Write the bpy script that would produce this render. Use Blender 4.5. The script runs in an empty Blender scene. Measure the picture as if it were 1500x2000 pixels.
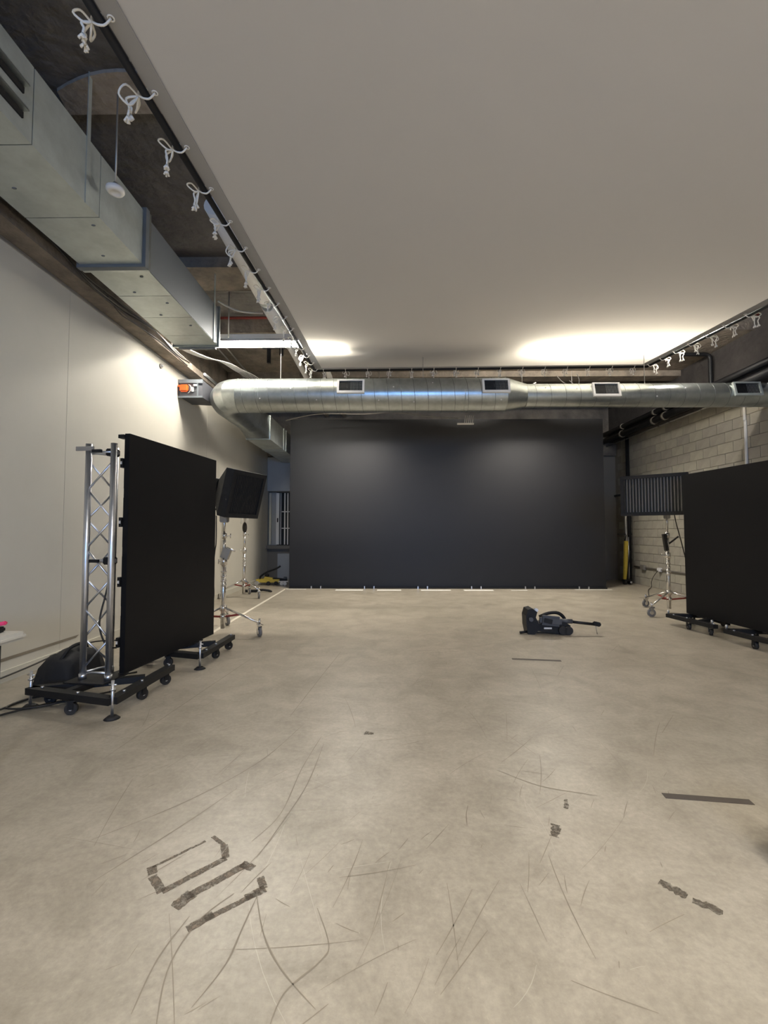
import bpy, bmesh, math, random
from mathutils import Vector, Matrix, Euler
random.seed(7)
S = bpy.context.scene
C = S.collection
R = math.radians

# ------------------------------------------------------------------ camera, world, light, exposure
CAM_H = 1.34
cd = bpy.data.cameras.new('camera')
cd.sensor_fit = 'HORIZONTAL'; cd.sensor_width = 36.0; cd.lens = 36.0 * 880 / 1500
cd.clip_start = 0.02
cam = bpy.data.objects.new('camera', cd); C.objects.link(cam)
cam.location = (0, 0, CAM_H)
cam.rotation_euler = (R(90) + math.atan(38 / 880), 0, math.atan(12 / 880))
S.camera = cam

W = bpy.data.worlds.new('world'); S.world = W; W.use_nodes = True
W.node_tree.nodes['Background'].inputs[0].default_value = (0.32, 0.36, 0.42, 1)
W.node_tree.nodes['Background'].inputs[1].default_value = 0.05

# added blue area light before the unseen rear window, for the duct's blue highlight
ld = bpy.data.lights.new('added_blue_light', 'AREA'); ld.shape = 'RECTANGLE'
ld.size = 4.0; ld.size_y = 1.3; ld.energy = 300; ld.color = (0.20, 0.46, 1.0)
lo = bpy.data.objects.new('added_blue_light', ld); C.objects.link(lo)
lo.location = (1.30, -6.93, 2.35); lo.rotation_euler = (R(90), 0, 0)   # faces +Y, into the room

PANEL = 75.0
TUBE = 150.0            # emission strength of every ceiling tube
S.view_settings.view_transform = 'Standard'
S.view_settings.look = 'None'
S.view_settings.gamma = 1.0
S.view_settings.use_curve_mapping = False
S.view_settings.exposure = 0.22

# ------------------------------------------------------------------ materials
MATS = {}
def mat(name, col, rough=0.6, metal=0.0, var=0.0, vscale=3.0, bump=0.0, bscale=60.0, spec=0.5,
        trans=0.0, emit=None, estr=0.0, col2=None, stretch=None, dist=0.01):
    if name in MATS: return MATS[name]
    m = bpy.data.materials.new(name); m.use_nodes = True
    nt = m.node_tree; n = nt.nodes; l = nt.links
    b = n['Principled BSDF']
    b.inputs['Base Color'].default_value = (*col, 1)
    b.inputs['Roughness'].default_value = rough
    b.inputs['Metallic'].default_value = metal
    b.inputs['Specular IOR Level'].default_value = spec
    if emit:
        b.inputs['Emission Color'].default_value = (*emit, 1)
        b.inputs['Emission Strength'].default_value = estr
    tc = n.new('ShaderNodeTexCoord')
    src = tc.outputs['Object']
    if stretch:
        mp = n.new('ShaderNodeMapping'); mp.inputs['Scale'].default_value = stretch
        l.new(src, mp.inputs[0]); src = mp.outputs[0]
    if var > 0 or col2:
        nz = n.new('ShaderNodeTexNoise'); nz.inputs['Scale'].default_value = vscale
        nz.inputs['Detail'].default_value = 6; nz.inputs['Roughness'].default_value = 0.65
        l.new(src, nz.inputs['Vector'])
        rp = n.new('ShaderNodeValToRGB')
        c2 = col2 if col2 else tuple(min(1, c * (1 + var)) for c in col)
        c1 = col if col2 else tuple(c * (1 - var) for c in col)
        rp.color_ramp.elements[0].position = 0.3; rp.color_ramp.elements[1].position = 0.7
        rp.color_ramp.elements[0].color = (*c1, 1); rp.color_ramp.elements[1].color = (*c2, 1)
        l.new(nz.outputs['Fac'], rp.inputs[0]); l.new(rp.outputs[0], b.inputs['Base Color'])
    if bump > 0:
        nb = n.new('ShaderNodeTexNoise'); nb.inputs['Scale'].default_value = bscale
        nb.inputs['Detail'].default_value = 4
        l.new(src, nb.inputs['Vector'])
        bp = n.new('ShaderNodeBump'); bp.inputs['Strength'].default_value = bump
        bp.inputs['Distance'].default_value = dist
        l.new(nb.outputs['Fac'], bp.inputs['Height']); l.new(bp.outputs[0], b.inputs['Normal'])
    MATS[name] = m
    return m

def floor_mat():
    m = bpy.data.materials.new('polished_concrete'); m.use_nodes = True
    nt = m.node_tree; n = nt.nodes; l = nt.links; b = n['Principled BSDF']
    tc = n.new('ShaderNodeTexCoord')
    def noise(sc, det=6, ro=0.6, vec=None, dis=0.0):
        x = n.new('ShaderNodeTexNoise'); x.inputs['Scale'].default_value = sc
        x.inputs['Detail'].default_value = det; x.inputs['Roughness'].default_value = ro
        x.inputs['Distortion'].default_value = dis
        l.new(vec if vec else tc.outputs['Object'], x.inputs['Vector']); return x
    def ramp(fac, p0, c0, p1, c1):
        r = n.new('ShaderNodeValToRGB'); e = r.color_ramp.elements
        e[0].position = p0; e[0].color = (*c0, 1); e[1].position = p1; e[1].color = (*c1, 1)
        l.new(fac, r.inputs[0]); return r
    def mul(a, bb, fac=1.0):
        x = n.new('ShaderNodeMix'); x.data_type = 'RGBA'; x.blend_type = 'MULTIPLY'
        x.inputs[0].default_value = fac
        l.new(a, x.inputs[6]); l.new(bb, x.inputs[7]); return x.outputs[2]
    base = ramp(noise(0.55, 5, 0.6).outputs['Fac'], 0.3, (0.35, 0.315, 0.25), 0.7, (0.45, 0.40, 0.325))
    mid = ramp(noise(3.2, 8, 0.72, dis=0.6).outputs['Fac'], 0.32, (0.76, 0.75, 0.73), 0.62, (1.06, 1.06, 1.06))
    fine = ramp(noise(38, 6, 0.7).outputs['Fac'], 0.25, (0.80, 0.80, 0.80), 0.75, (1.12, 1.12, 1.12))
    mp = n.new('ShaderNodeMapping'); mp.inputs['Scale'].default_value = (0.6, 2.0, 1)
    mp.inputs['Rotation'].default_value = (0, 0, R(12)); l.new(tc.outputs['Object'], mp.inputs[0])
    st = ramp(noise(3.0, 7, 0.75, mp.outputs[0]).outputs['Fac'], 0.38, (0.95, 0.945, 0.94), 0.55, (1.01, 1.01, 1.01))
    spk = ramp(noise(120, 2, 0.5).outputs['Fac'], 0.70, (1, 1, 1), 0.76, (1.25, 1.25, 1.22))
    c = mul(base.outputs[0], mid.outputs[0]); c = mul(c, fine.outputs[0]); c = mul(c, st.outputs[0]); c = mul(c, spk.outputs[0])
    l.new(c, b.inputs['Base Color'])
    rr = n.new('ShaderNodeMapRange'); rr.inputs[3].default_value = 0.26; rr.inputs[4].default_value = 0.46
    l.new(noise(1.8, 6, 0.7).outputs['Fac'], rr.inputs[0]); l.new(rr.outputs[0], b.inputs['Roughness'])
    bp = n.new('ShaderNodeBump'); bp.inputs['Strength'].default_value = 0.12; bp.inputs['Distance'].default_value = 0.004
    l.new(noise(14, 6, 0.6).outputs['Fac'], bp.inputs['Height']); l.new(bp.outputs[0], b.inputs['Normal'])
    b.inputs['Specular IOR Level'].default_value = 0.5
    return m

def fabric_mat(name, dif, tr, fac):
    m = bpy.data.materials.new(name); m.use_nodes = True
    nt = m.node_tree; n = nt.nodes; l = nt.links
    n.remove(n['Principled BSDF'])
    d = n.new('ShaderNodeBsdfDiffuse'); d.inputs[0].default_value = (*dif, 1)
    t = n.new('ShaderNodeBsdfTranslucent'); t.inputs[0].default_value = (*tr, 1)
    mx = n.new('ShaderNodeMixShader'); mx.inputs[0].default_value = fac
    l.new(d.outputs[0], mx.inputs[1]); l.new(t.outputs[0], mx.inputs[2])
    tc = n.new('ShaderNodeTexCoord'); nz = n.new('ShaderNodeTexNoise'); nz.inputs['Scale'].default_value = 0.8
    l.new(tc.outputs['Object'], nz.inputs['Vector'])
    bp = n.new('ShaderNodeBump'); bp.inputs['Strength'].default_value = 0.15; bp.inputs['Distance'].default_value = 0.05
    l.new(nz.outputs['Fac'], bp.inputs['Height']); l.new(bp.outputs[0], d.inputs['Normal'])
    l.new(mx.outputs[0], n['Material Output'].inputs[0])
    return m

def residue_mat(name, col, thr):
    """broken-up smear: a thin film that covers the concrete only in patches"""
    m = bpy.data.materials.new(name); m.use_nodes = True
    nt = m.node_tree; n = nt.nodes; l = nt.links; b = n['Principled BSDF']
    b.inputs['Base Color'].default_value = (*col, 1); b.inputs['Roughness'].default_value = 0.55
    tc = n.new('ShaderNodeTexCoord'); nz = n.new('ShaderNodeTexNoise')
    nz.inputs['Scale'].default_value = 34; nz.inputs['Detail'].default_value = 8; nz.inputs['Roughness'].default_value = 0.75
    l.new(tc.outputs['Object'], nz.inputs['Vector'])
    rp = n.new('ShaderNodeValToRGB'); e = rp.color_ramp.elements
    e[0].position = thr - 0.08; e[0].color = (0, 0, 0, 1); e[1].position = thr + 0.10; e[1].color = (0.85, 0.85, 0.85, 1)
    l.new(nz.outputs['Fac'], rp.inputs[0])
    tr = n.new('ShaderNodeBsdfTransparent'); mx = n.new('ShaderNodeMixShader')
    l.new(rp.outputs[0], mx.inputs[0]); l.new(tr.outputs[0], mx.inputs[1]); l.new(b.outputs[0], mx.inputs[2])
    l.new(mx.outputs[0], n['Material Output'].inputs[0])
    return m

M_FLOOR = floor_mat()
M_FABRIC = fabric_mat('grid_cloth', (0.82, 0.825, 0.87), (0.84, 0.80, 0.70), 0.36)
M_HEM = fabric_mat('hem_webbing', (0.40, 0.40, 0.41), (0.5, 0.5, 0.48), 0.12)
M_DIFF = fabric_mat('softbox_diffuser', (0.84, 0.82, 0.80), (0.7, 0.7, 0.7), 0.3)
M_WALL = mat('painted_drywall', (0.63, 0.60, 0.52), 0.7, var=0.03, vscale=1.2, bump=0.05, bscale=90)
M_SEAM = mat('drywall_seam', (0.20, 0.18, 0.15), 0.9)
M_CONC = mat('old_concrete', (0.08, 0.072, 0.064), 0.9, col2=(0.185, 0.163, 0.14), vscale=2.3, bump=0.6, bscale=9, dist=0.05)
M_CONC2 = mat('board_marked_concrete', (0.12, 0.10, 0.078), 0.9, col2=(0.27, 0.225, 0.175), vscale=3.5, bump=0.5, bscale=14, dist=0.04)
M_PATCH = mat('bare_concrete_patch', (0.24, 0.20, 0.16), 0.9, col2=(0.38, 0.325, 0.265), vscale=6, bump=0.5, bscale=18, dist=0.03)
M_DARKC = mat('shade_toned_concrete', (0.024, 0.021, 0.020), 0.9, col2=(0.055, 0.048, 0.044), vscale=3, bump=0.4, bscale=12, dist=0.03)
M_BLOCK = [mat('concrete_block_%d' % i, c, 0.85, var=0.10, vscale=5, bump=0.35, bscale=70) for i, c in
           enumerate([(0.36, 0.335, 0.275), (0.34, 0.315, 0.265), (0.385, 0.36, 0.29)])]
M_MORTAR = mat('mortar', (0.28, 0.26, 0.21), 0.95, var=0.1, bump=0.2)
M_BASE = mat('baseboard_paint', (0.60, 0.57, 0.48), 0.55, var=0.04)
M_GALV = mat('galvanised_steel', (0.42, 0.45, 0.44), 0.31, 0.92, var=0.16, vscale=7, bump=0.04, bscale=30)
M_GALV2 = mat('galvanised_sheet', (0.48, 0.52, 0.50), 0.46, 0.62, var=0.15, vscale=4, bump=0.05, bscale=8)
M_ALU = mat('brushed_aluminium', (0.66, 0.67, 0.70), 0.32, 0.95, var=0.05)
M_CHROME = mat('chromed_steel', (0.68, 0.66, 0.63), 0.22, 0.95)
M_SEAMM = mat('duct_seam', (0.16, 0.17, 0.165), 0.5, 0.6)
M_GREYM = mat('grey_flange_sealant', (0.13, 0.145, 0.16), 0.6, 0.2)
M_BLK = mat('black_powdercoat', (0.009, 0.009, 0.010), 0.5, var=0.2, spec=0.3)
M_LED = mat('led_panel_black', (0.005, 0.005, 0.006), 0.55, var=0.05, vscale=9, spec=0.22)
M_LEDB = mat('big_led_wall_black', (0.008, 0.008, 0.010), 0.52, var=0.0, vscale=3, spec=0.50)
M_RUB = mat('black_rubber', (0.015, 0.014, 0.014), 0.7)
M_GRYRUB = mat('grey_rubber', (0.16, 0.155, 0.15), 0.6)
M_CLOTHB = mat('black_fabric', (0.010, 0.010, 0.012), 0.8, bump=0.3, bscale=14, dist=0.02)
M_WHITE = mat('white_enamel', (0.74, 0.73, 0.72), 0.45)
M_PIPEW = mat('white_pipe_wrap', (0.66, 0.64, 0.60), 0.55, var=0.04, vscale=3)
M_ROPE = mat('white_rope', (0.80, 0.77, 0.70), 0.85, bump=0.4, bscale=160)
M_RED = mat('red_brace', (0.26, 0.03, 0.022), 0.5)
M_REDP = mat('red_pipe', (0.22, 0.035, 0.025), 0.55)
M_YEL = mat('yellow_paint', (0.56, 0.42, 0.06), 0.45, var=0.12, vscale=20)
M_ORANGE = mat('orange_plastic', (0.75, 0.13, 0.02), 0.45)
M_PINK = mat('pink_plastic', (0.75, 0.05, 0.16), 0.45)
M_TABLE = mat('white_laminate', (0.58, 0.56, 0.50), 0.5, var=0.03)
M_CABLE = mat('black_cable', (0.02, 0.017, 0.014), 0.55)
M_CABW = mat('pale_cable', (0.50, 0.48, 0.44), 0.55)
M_COND = mat('conduit_steel', (0.40, 0.38, 0.35), 0.45, 0.7, var=0.08)
M_CONDP = mat('conduit_painted', (0.16, 0.145, 0.125), 0.6)
M_TAPEW = mat('white_tape', (0.68, 0.63, 0.53), 0.6, var=0.08, vscale=12)
M_TAPEB = mat('bright_white_tape', (0.84, 0.82, 0.76), 0.55)
M_TAPEG = mat('dark_grey_tape', (0.075, 0.062, 0.052), 0.65, var=0.1, vscale=8)
M_GREYP = mat('grey_plastic', (0.062, 0.064, 0.072), 0.45)
M_GRYPAINT = mat('grey_paint', (0.33, 0.345, 0.36), 0.65, var=0.03)
M_GLASS = mat('dark_glass', (0.02, 0.024, 0.03), 0.12, spec=0.6)
M_SCR = mat('floor_scuff', (0.25, 0.215, 0.165), 0.6, var=0.15, vscale=3)
M_SCRL = mat('floor_scratch_pale', (0.46, 0.42, 0.35), 0.6)
M_STAIN = residue_mat('tape_residue', (0.24, 0.19, 0.14), 0.50)
M_SMUDGE = residue_mat('dark_smudge', (0.20, 0.165, 0.125), 0.53)
M_LENS = mat('lit_panel_lens', (0.8, 0.8, 0.78), 0.5, emit=(1.0, 0.95, 0.86), estr=3.0)
M_TUBE = mat('lit_led_tube', (1, 1, 1), 0.4, emit=(1.0, 0.94, 0.84), estr=TUBE)

# ------------------------------------------------------------------ mesh builder
class MB:
    def __init__(s): s.v = []; s.f = []; s.sm = []
    def add(s, vs, fs, smooth=False, mtx=None):
        o = len(s.v)
        for p in vs:
            p = Vector(p)
            s.v.append(tuple(mtx @ p) if mtx else tuple(p))
        for f in fs: s.f.append([i + o for i in f]); s.sm.append(smooth)
        return s
    def box(s, c, d, rot=None, bev=0.0):
        hx, hy, hz = d[0] / 2, d[1] / 2, d[2] / 2
        if bev > 0:
            bm = bmesh.new(); bmesh.ops.create_cube(bm, size=1)
            for v in bm.verts: v.co = Vector((v.co.x * d[0], v.co.y * d[1], v.co.z * d[2]))
            bmesh.ops.bevel(bm, geom=bm.edges[:], offset=bev, segments=2, affect='EDGES')
            bm.verts.index_update()
            vs = [v.co.copy() for v in bm.verts]; fs = [[v.index for v in f.verts] for f in bm.faces]; bm.free()
        else:
            vs = [(x, y, z) for z in (-hz, hz) for y in (-hy, hy) for x in (-hx, hx)]
            fs = [(0, 2, 3, 1), (4, 5, 7, 6), (0, 1, 5, 4), (2, 6, 7, 3), (0, 4, 6, 2), (1, 3, 7, 5)]
        m = Matrix.Translation(c) @ (Euler(rot).to_matrix().to_4x4() if rot else Matrix.Identity(4))
        return s.add(vs, fs, False, m)
    def b6(s, x0, x1, y0, y1, z0, z1, bev=0.0):
        return s.box(((x0 + x1) / 2, (y0 + y1) / 2, (z0 + z1) / 2), (abs(x1 - x0), abs(y1 - y0), abs(z1 - z0)), None, bev)
    def cyl(s, p0, p1, r0, r1=None, seg=12, caps=True):
        if r1 is None: r1 = r0
        p0 = Vector(p0); p1 = Vector(p1); d = (p1 - p0)
        q = d.to_track_quat('Z', 'Y').to_matrix()
        vs = []
        for p, r in ((p0, r0), (p1, r1)):
            for i in range(seg):
                a = 2 * math.pi * i / seg
                vs.append(p + q @ Vector((math.cos(a) * r, math.sin(a) * r, 0)))
        fs = [(i, (i + 1) % seg, seg + (i + 1) % seg, seg + i) for i in range(seg)]
        s.add(vs, fs, True)
        if caps:
            s.add(vs[:seg], [list(range(seg))[::-1]]); s.add(vs[seg:], [list(range(seg))])
        return s
    def tube(s, pts, r, seg=8, closed=False):
        pts = [Vector(p) for p in pts]; n = len(pts); rings = []
        rr = r if isinstance(r, (list, tuple)) else [r] * n
        up = Vector((0, 0, 1)); prev = None
        for i, p in enumerate(pts):
            if closed: t = pts[(i + 1) % n] - pts[i - 1]
            else: t = pts[min(i + 1, n - 1)] - pts[max(i - 1, 0)]
            t = t.normalized() if t.length > 1e-9 else Vector((0, 0, 1))
            if prev is None:
                a = up if abs(t.z) < 0.9 else Vector((1, 0, 0))
                nrm = t.cross(a).normalized()
            else:
                nrm = (prev - t * prev.dot(t)).normalized()
            prev = nrm; bi = t.cross(nrm)
            rings.append([p + (nrm * math.cos(2 * math.pi * k / seg) + bi * math.sin(2 * math.pi * k / seg)) * rr[i] for k in range(seg)])
        vs = [v for g in rings for v in g]; fs = []
        for i in range(n if closed else n - 1):
            j = (i + 1) % n
            for k in range(seg):
                fs.append((i * seg + k, i * seg + (k + 1) % seg, j * seg + (k + 1) % seg, j * seg + k))
        s.add(vs, fs, True)
        if not closed:
            s.add(rings[0], [list(range(seg))[::-1]]); s.add(rings[-1], [list(range(seg))])
        return s
    def ring(s, c, axis, R_, r, seg=24, ts=6):
        q = Vector(axis).to_track_quat('Z', 'Y').to_matrix(); c = Vector(c)
        return s.tube([c + q @ Vector((math.cos(2 * math.pi * i / seg) * R_, math.sin(2 * math.pi * i / seg) * R_, 0)) for i in range(seg)], r, ts, True)
    def prism(s, poly, z0, z1):
        n = len(poly)
        vs = [(x, y, z0) for x, y in poly] + [(x, y, z1) for x, y in poly]
        fs = [list(range(n))[::-1], list(range(n, 2 * n))] + [(i, (i + 1) % n, n + (i + 1) % n, n + i) for i in range(n)]
        return s.add(vs, fs)
    def hexa(s, a, b):
        """two quads (lists of 4 points) joined into a solid"""
        vs = list(a) + list(b)
        return s.add(vs, [(3, 2, 1, 0), (4, 5, 6, 7), (0, 1, 5, 4), (1, 2, 6, 5), (2, 3, 7, 6), (3, 0, 4, 7)])
    def ball(s, c, r, sc=(1, 1, 1), nu=14, nv=9):
        vs = []; fs = []
        for j in range(nv + 1):
            t = math.pi * j / nv
            for i in range(nu):
                a = 2 * math.pi * i / nu
                vs.append((c[0] + r * sc[0] * math.sin(t) * math.cos(a), c[1] + r * sc[1] * math.sin(t) * math.sin(a), c[2] + r * sc[2] * math.cos(t)))
        for j in range(nv):
            for i in range(nu):
                fs.append((j * nu + i, (j + 1) * nu + i, (j + 1) * nu + (i + 1) % nu, j * nu + (i + 1) % nu))
        return s.add(vs, fs, True)
    def mesh(s, name, m):
        me = bpy.data.meshes.new(name); me.from_pydata(s.v, [], s.f)
        for p, q in zip(me.polygons, s.sm): p.use_smooth = q
        bm = bmesh.new(); bm.from_mesh(me); bmesh.ops.remove_doubles(bm, verts=bm.verts, dist=1e-6)
        bmesh.ops.recalc_face_normals(bm, faces=bm.faces); bm.to_mesh(me); bm.free()
        me.materials.append(m); return me
    def build(s, name, m, parent=None, loc=None, rot=None):
        o = bpy.data.objects.new(name, s.mesh(name, m)); C.objects.link(o)
        if parent: o.parent = parent
        if loc: o.location = loc
        if rot: o.rotation_euler = rot
        return o

def inst(name, me, parent=None, loc=(0, 0, 0), rot=(0, 0, 0), sc=None):
    o = bpy.data.objects.new(name, me); C.objects.link(o); o.parent = parent; o.location = loc; o.rotation_euler = rot
    if sc: o.scale = sc
    return o
def tag(o, label=None, cat=None, group=None, kind=None):
    if label: o['label'] = label
    if cat: o['category'] = cat
    if group: o['group'] = group
    if kind: o['kind'] = kind
    return o
def thing(name, label, cat, loc=(0, 0, 0), rz=0, group=None):
    o = bpy.data.objects.new(name, None); C.objects.link(o); o.empty_display_size = 0.1
    o.location = loc; o.rotation_euler = (0, 0, rz)
    return tag(o, label, cat, group)
def struct(o, label=None):
    o['kind'] = 'structure'
    if label: o['label'] = label
    return o
def bez(p0, p1, p2, p3, n=12):
    p0, p1, p2, p3 = map(Vector, (p0, p1, p2, p3)); out = []
    for i in range(n + 1):
        t = i / n; u = 1 - t
        out.append(p0 * u ** 3 + p1 * 3 * u * u * t + p2 * 3 * u * t * t + p3 * t ** 3)
    return out
def spline(pts, n=6):
    P = [Vector(p) for p in pts]; out = []
    for i in range(len(P) - 1):
        a = P[max(i - 1, 0)]; b = P[i]; c = P[i + 1]; d = P[min(i + 2, len(P) - 1)]
        for k in range(n):
            t = k / n
            out.append(0.5 * ((2 * b) + (c - a) * t + (2 * a - 5 * b + 4 * c - d) * t * t + (3 * b - a - 3 * c + d) * t ** 3))
    out.append(P[-1]); return out

# ------------------------------------------------------------------ room constants
XL, XR, YB, YR, ZC = -3.45, 6.30, 12.65, -7.0, 5.0

# ------------------------------------------------------------------ floor
floor = struct(MB().b6(XL - 0.3, XR + 0.3, YR - 0.3, YB + 0.3, -0.12, 0).build('floor', M_FLOOR), 'worn beige polished concrete floor with scratches and scuffs')

def ribbon(mb, pts, w, z=0.0009):
    pts = [Vector((p[0], p[1], 0)) for p in pts]; L = []; Rr = []
    for i, p in enumerate(pts):
        t = (pts[min(i + 1, len(pts) - 1)] - pts[max(i - 1, 0)]).normalized()
        nn = Vector((-t.y, t.x, 0)); ww = w * (0.35 + 0.65 * math.sin(math.pi * (i + 0.3) / (len(pts) - 0.4))) * random.uniform(0.7, 1.2)
        L.append((p.x + nn.x * ww / 2, p.y + nn.y * ww / 2, z)); Rr.append((p.x - nn.x * ww / 2, p.y - nn.y * ww / 2, z))
    n = len(pts)
    mb.add(L + Rr, [(i, n + i, n + i + 1, i + 1) for i in range(n - 1)])

def flat_film(name, polys, m, z0=0.0, z1=0.0012, parent=None):
    mb = MB()
    for p in polys: mb.prism(p, z0, z1)
    return mb.build(name, m, parent)

def strip_poly(p0, p1, w, jag=0.12, n=9):
    p0 = Vector(p0); p1 = Vector(p1); t = (p1 - p0).normalized(); nn = Vector((-t.y, t.x)); up = []; lo_ = []
    for i in range(n + 1):
        q = p0.lerp(p1, i / n)
        up.append(tuple(q + nn * w / 2 * (1 + random.uniform(-jag, jag)))); lo_.append(tuple(q - nn * w / 2 * (1 + random.uniform(-jag, jag))))
    return up + lo_[::-1]

scr = MB()
named = [
    [(-1.69, 2.71), (-1.62, 3.4), (-1.517, 4.318), (-1.42, 5.2)],
    [(-0.727, 3.312), (-0.64, 4.2), (-0.549, 5.078)],
    [(-0.60, 1.18), (-0.68, 1.42), (-0.66, 1.6), (-0.58, 1.72)],
    [(-0.72, 1.30), (-0.73, 1.46), (-0.70, 1.62)],
    [(-0.50, 1.73), (-0.42, 1.55), (-0.33, 1.43), (-0.21, 1.32)],
    [(-0.33, 1.24), (-0.31, 1.36), (-0.22, 1.46), (-0.20, 1.52), (-0.26, 1.66)],
    [(-0.49, 1.71), (-0.50, 1.58), (-0.51, 1.45), (-0.56, 1.32)],
    [(-0.60, 2.0), (-0.52, 2.2), (-0.50, 2.6), (-0.45, 3.0)],
    [(-0.55, 1.9), (-0.50, 2.12), (-0.44, 2.45), (-0.42, 2.9)],
    [(0.60, 2.6), (0.78, 2.45), (0.98, 2.38), (1.05, 2.36)],
    [(0.35, 2.12), (0.36, 2.2), (0.38, 2.27)],
    [(-1.3, 2.0), (-1.0, 2.3), (-0.75, 2.7), (-0.6, 3.2)],
    [(-1.15, 1.75), (-0.95, 2.1), (-0.8, 2.4)],
    [(0.5, 5.2), (0.9, 5.28), (1.3, 5.5), (1.6, 5.6)], [(0.2, 5.0), (0.7, 5.1), (1.2, 5.2)],
]
for p in named: ribbon(scr, spline(p, 6), 0.0055)
for k in range(230):
    y = random.uniform(1.2, 7.0) if k % 3 else random.uniform(1.15, 3.2)
    x = random.uniform(-0.55 * y - 0.2, 0.62 * y)
    a = random.choice([random.gauss(1.2, 0.35), random.gauss(1.2, 0.35), random.uniform(0, 3.1)]); ln = (random.uniform(0.08, 0.75) if k < 110 else random.uniform(0.02, 0.14)) * (0.5 + y * 0.12); cv = random.uniform(-0.22, 0.22)
    pts = []
    for i in range(6):
        pts.append((x, y)); x += math.cos(a) * ln / 5; y += math.sin(a) * ln / 5; a += cv / 5
    ribbon(scr, pts, random.uniform(0.0015, 0.004), 0.0006)
o = scr.build('scuff_line', M_SCR, floor); o['kind'] = 'stuff'
scr2 = MB()
for k in range(60):
    y = random.uniform(1.2, 6.0); x = random.uniform(-0.5 * y, 0.6 * y); a = random.uniform(0, 3.14); ln = random.uniform(0.05, 0.5); cv = random.uniform(-0.6, 0.6); pts = []
    for i in range(6):
        pts.append((x, y)); x += math.cos(a) * ln / 5; y += math.sin(a) * ln / 5; a += cv / 5
    ribbon(scr2, pts, random.uniform(0.001, 0.003), 0.0004)
o = scr2.build('pale_scratch', M_SCRL, floor); o['kind'] = 'stuff'
# residue of two taped rectangles
for polys in (
    [strip_poly((-0.95, 1.845), (-0.80, 2.00), 0.012)], [strip_poly((-0.955, 1.85), (-0.93, 1.81), 0.034)],
    [strip_poly((-0.925, 1.80), (-0.85, 1.725), 0.032)], [strip_poly((-0.85, 1.725), (-0.675, 1.90), 0.028)],
    [strip_poly((-0.675, 1.90), (-0.71, 1.975), 0.030)], [strip_poly((-0.71, 1.975), (-0.78, 2.03), 0.018)],
    [strip_poly((-0.77, 1.655), (-0.735, 1.72), 0.05)], [strip_poly((-0.75, 1.70), (-0.58, 1.865), 0.034)], [strip_poly((-0.60, 1.87), (-0.545, 1.845), 0.034)],
    [strip_poly((-0.685, 1.568), (-0.62, 1.63), 0.030)], [strip_poly((-0.64, 1.606), (-0.485, 1.73), 0.022)],
    [strip_poly((-0.53, 1.70), (-0.47, 1.745), 0.034)], [strip_poly((-0.475, 1.745), (-0.505, 1.80), 0.028)]):
    flat_film('tape_residue', polys, M_STAIN, parent=floor)
for polys in ([strip_poly((1.03, 1.80), (1.09, 1.73), 0.035, 0.5)], [strip_poly((1.10, 1.715), (1.17, 1.66), 0.03, 0.5)],
              [strip_poly((-0.17, 3.06), (-0.11, 3.05), 0.04, 0.5)], [strip_poly((0.72, 2.05), (0.76, 2.13), 0.035, 0.5)], [strip_poly((0.85, 2.25), (0.88, 2.33), 0.02, 0.5)]):
    flat_film('floor_smudge', polys, M_SMUDGE, 0, 0.0008, floor)

# ------------------------------------------------------------------ left wall: long drywall sheets with open joints
wl = struct(MB().b6(XL - 0.25, XL - 0.022, YR, YB, 0, ZC).build('wall_left', M_CONC2), 'pale painted drywall with bare concrete band above')
SH = 3.66; SEAM0 = 4.71
for k in range(-4, 3):
    y0 = SEAM0 + SH * k; y1 = min(y0 + SH, YB)
    y0 = max(y0, YR)
    if y1 - y0 < 0.1: continue
    MB().b6(XL - 0.022, XL, y0 + 0.003, y1 - 0.003, 0.0, 3.93).build('panel', M_WALL, wl)
MB().b6(XL - 0.022, XL - 0.012, YR, YB, 0, 3.93).build('panel_backing', M_SEAM, wl)
MB().b6(XL - 0.002, XL + 0.016, 1.5, YB, 3.93, 3.955).build('top_bead', M_COND, wl)
MB().b6(XL - 0.02, XL + 0.23, 0.5, 9.2, 3.96, 4.06).build('ledge', M_CONC2, wl)
# dented scuff rail low on the wall
sc_ = MB()
sc_.add([(XL + 0.003, 3.6, 0.185), (XL + 0.003, 4.95, 0.175), (XL + 0.003, 5.0, 0.20), (XL + 0.003, 3.6, 0.215)], [(0, 1, 2, 3)])
sc_.build('scuff_mark', M_SCR, wl)
struct(MB().b6(XL, XL + 0.018, YR, YB, 0, 0.10).build('baseboard_left', M_BASE))

# ------------------------------------------------------------------ right wall: concrete blocks
wr = struct(MB().b6(XR + 0.012, XR + 0.25, YR, YB, 0, ZC).build('wall_right', M_MORTAR), 'unpainted concrete block wall')
bms = [MB().box((0, 0, 0), (0.024, 0.389, 0.190), None).mesh('block', m) for m in M_BLOCK]
bmh = MB().box((0, 0, 0), (0.024, 0.189, 0.190), None).mesh('block', M_BLOCK[1])
nb = 0
for row in range(21):
    z = 0.1 + 0.2 * row
    for col in range(15):
        y = 7.3 + 0.4 * col + (0.2 if row % 2 else 0.0)
        if y > 13: continue
        hid_y = 8.35 if z < 2.4 else 7.2
        if z < 2.2 and y < 8.3: continue      # behind the LED cart
        if y + 0.2 > YB: continue
        inst('block', bms[random.randrange(3)], wr, (XR + 0.012 + random.uniform(-0.0025, 0.0015), y, z)); nb += 1
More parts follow.
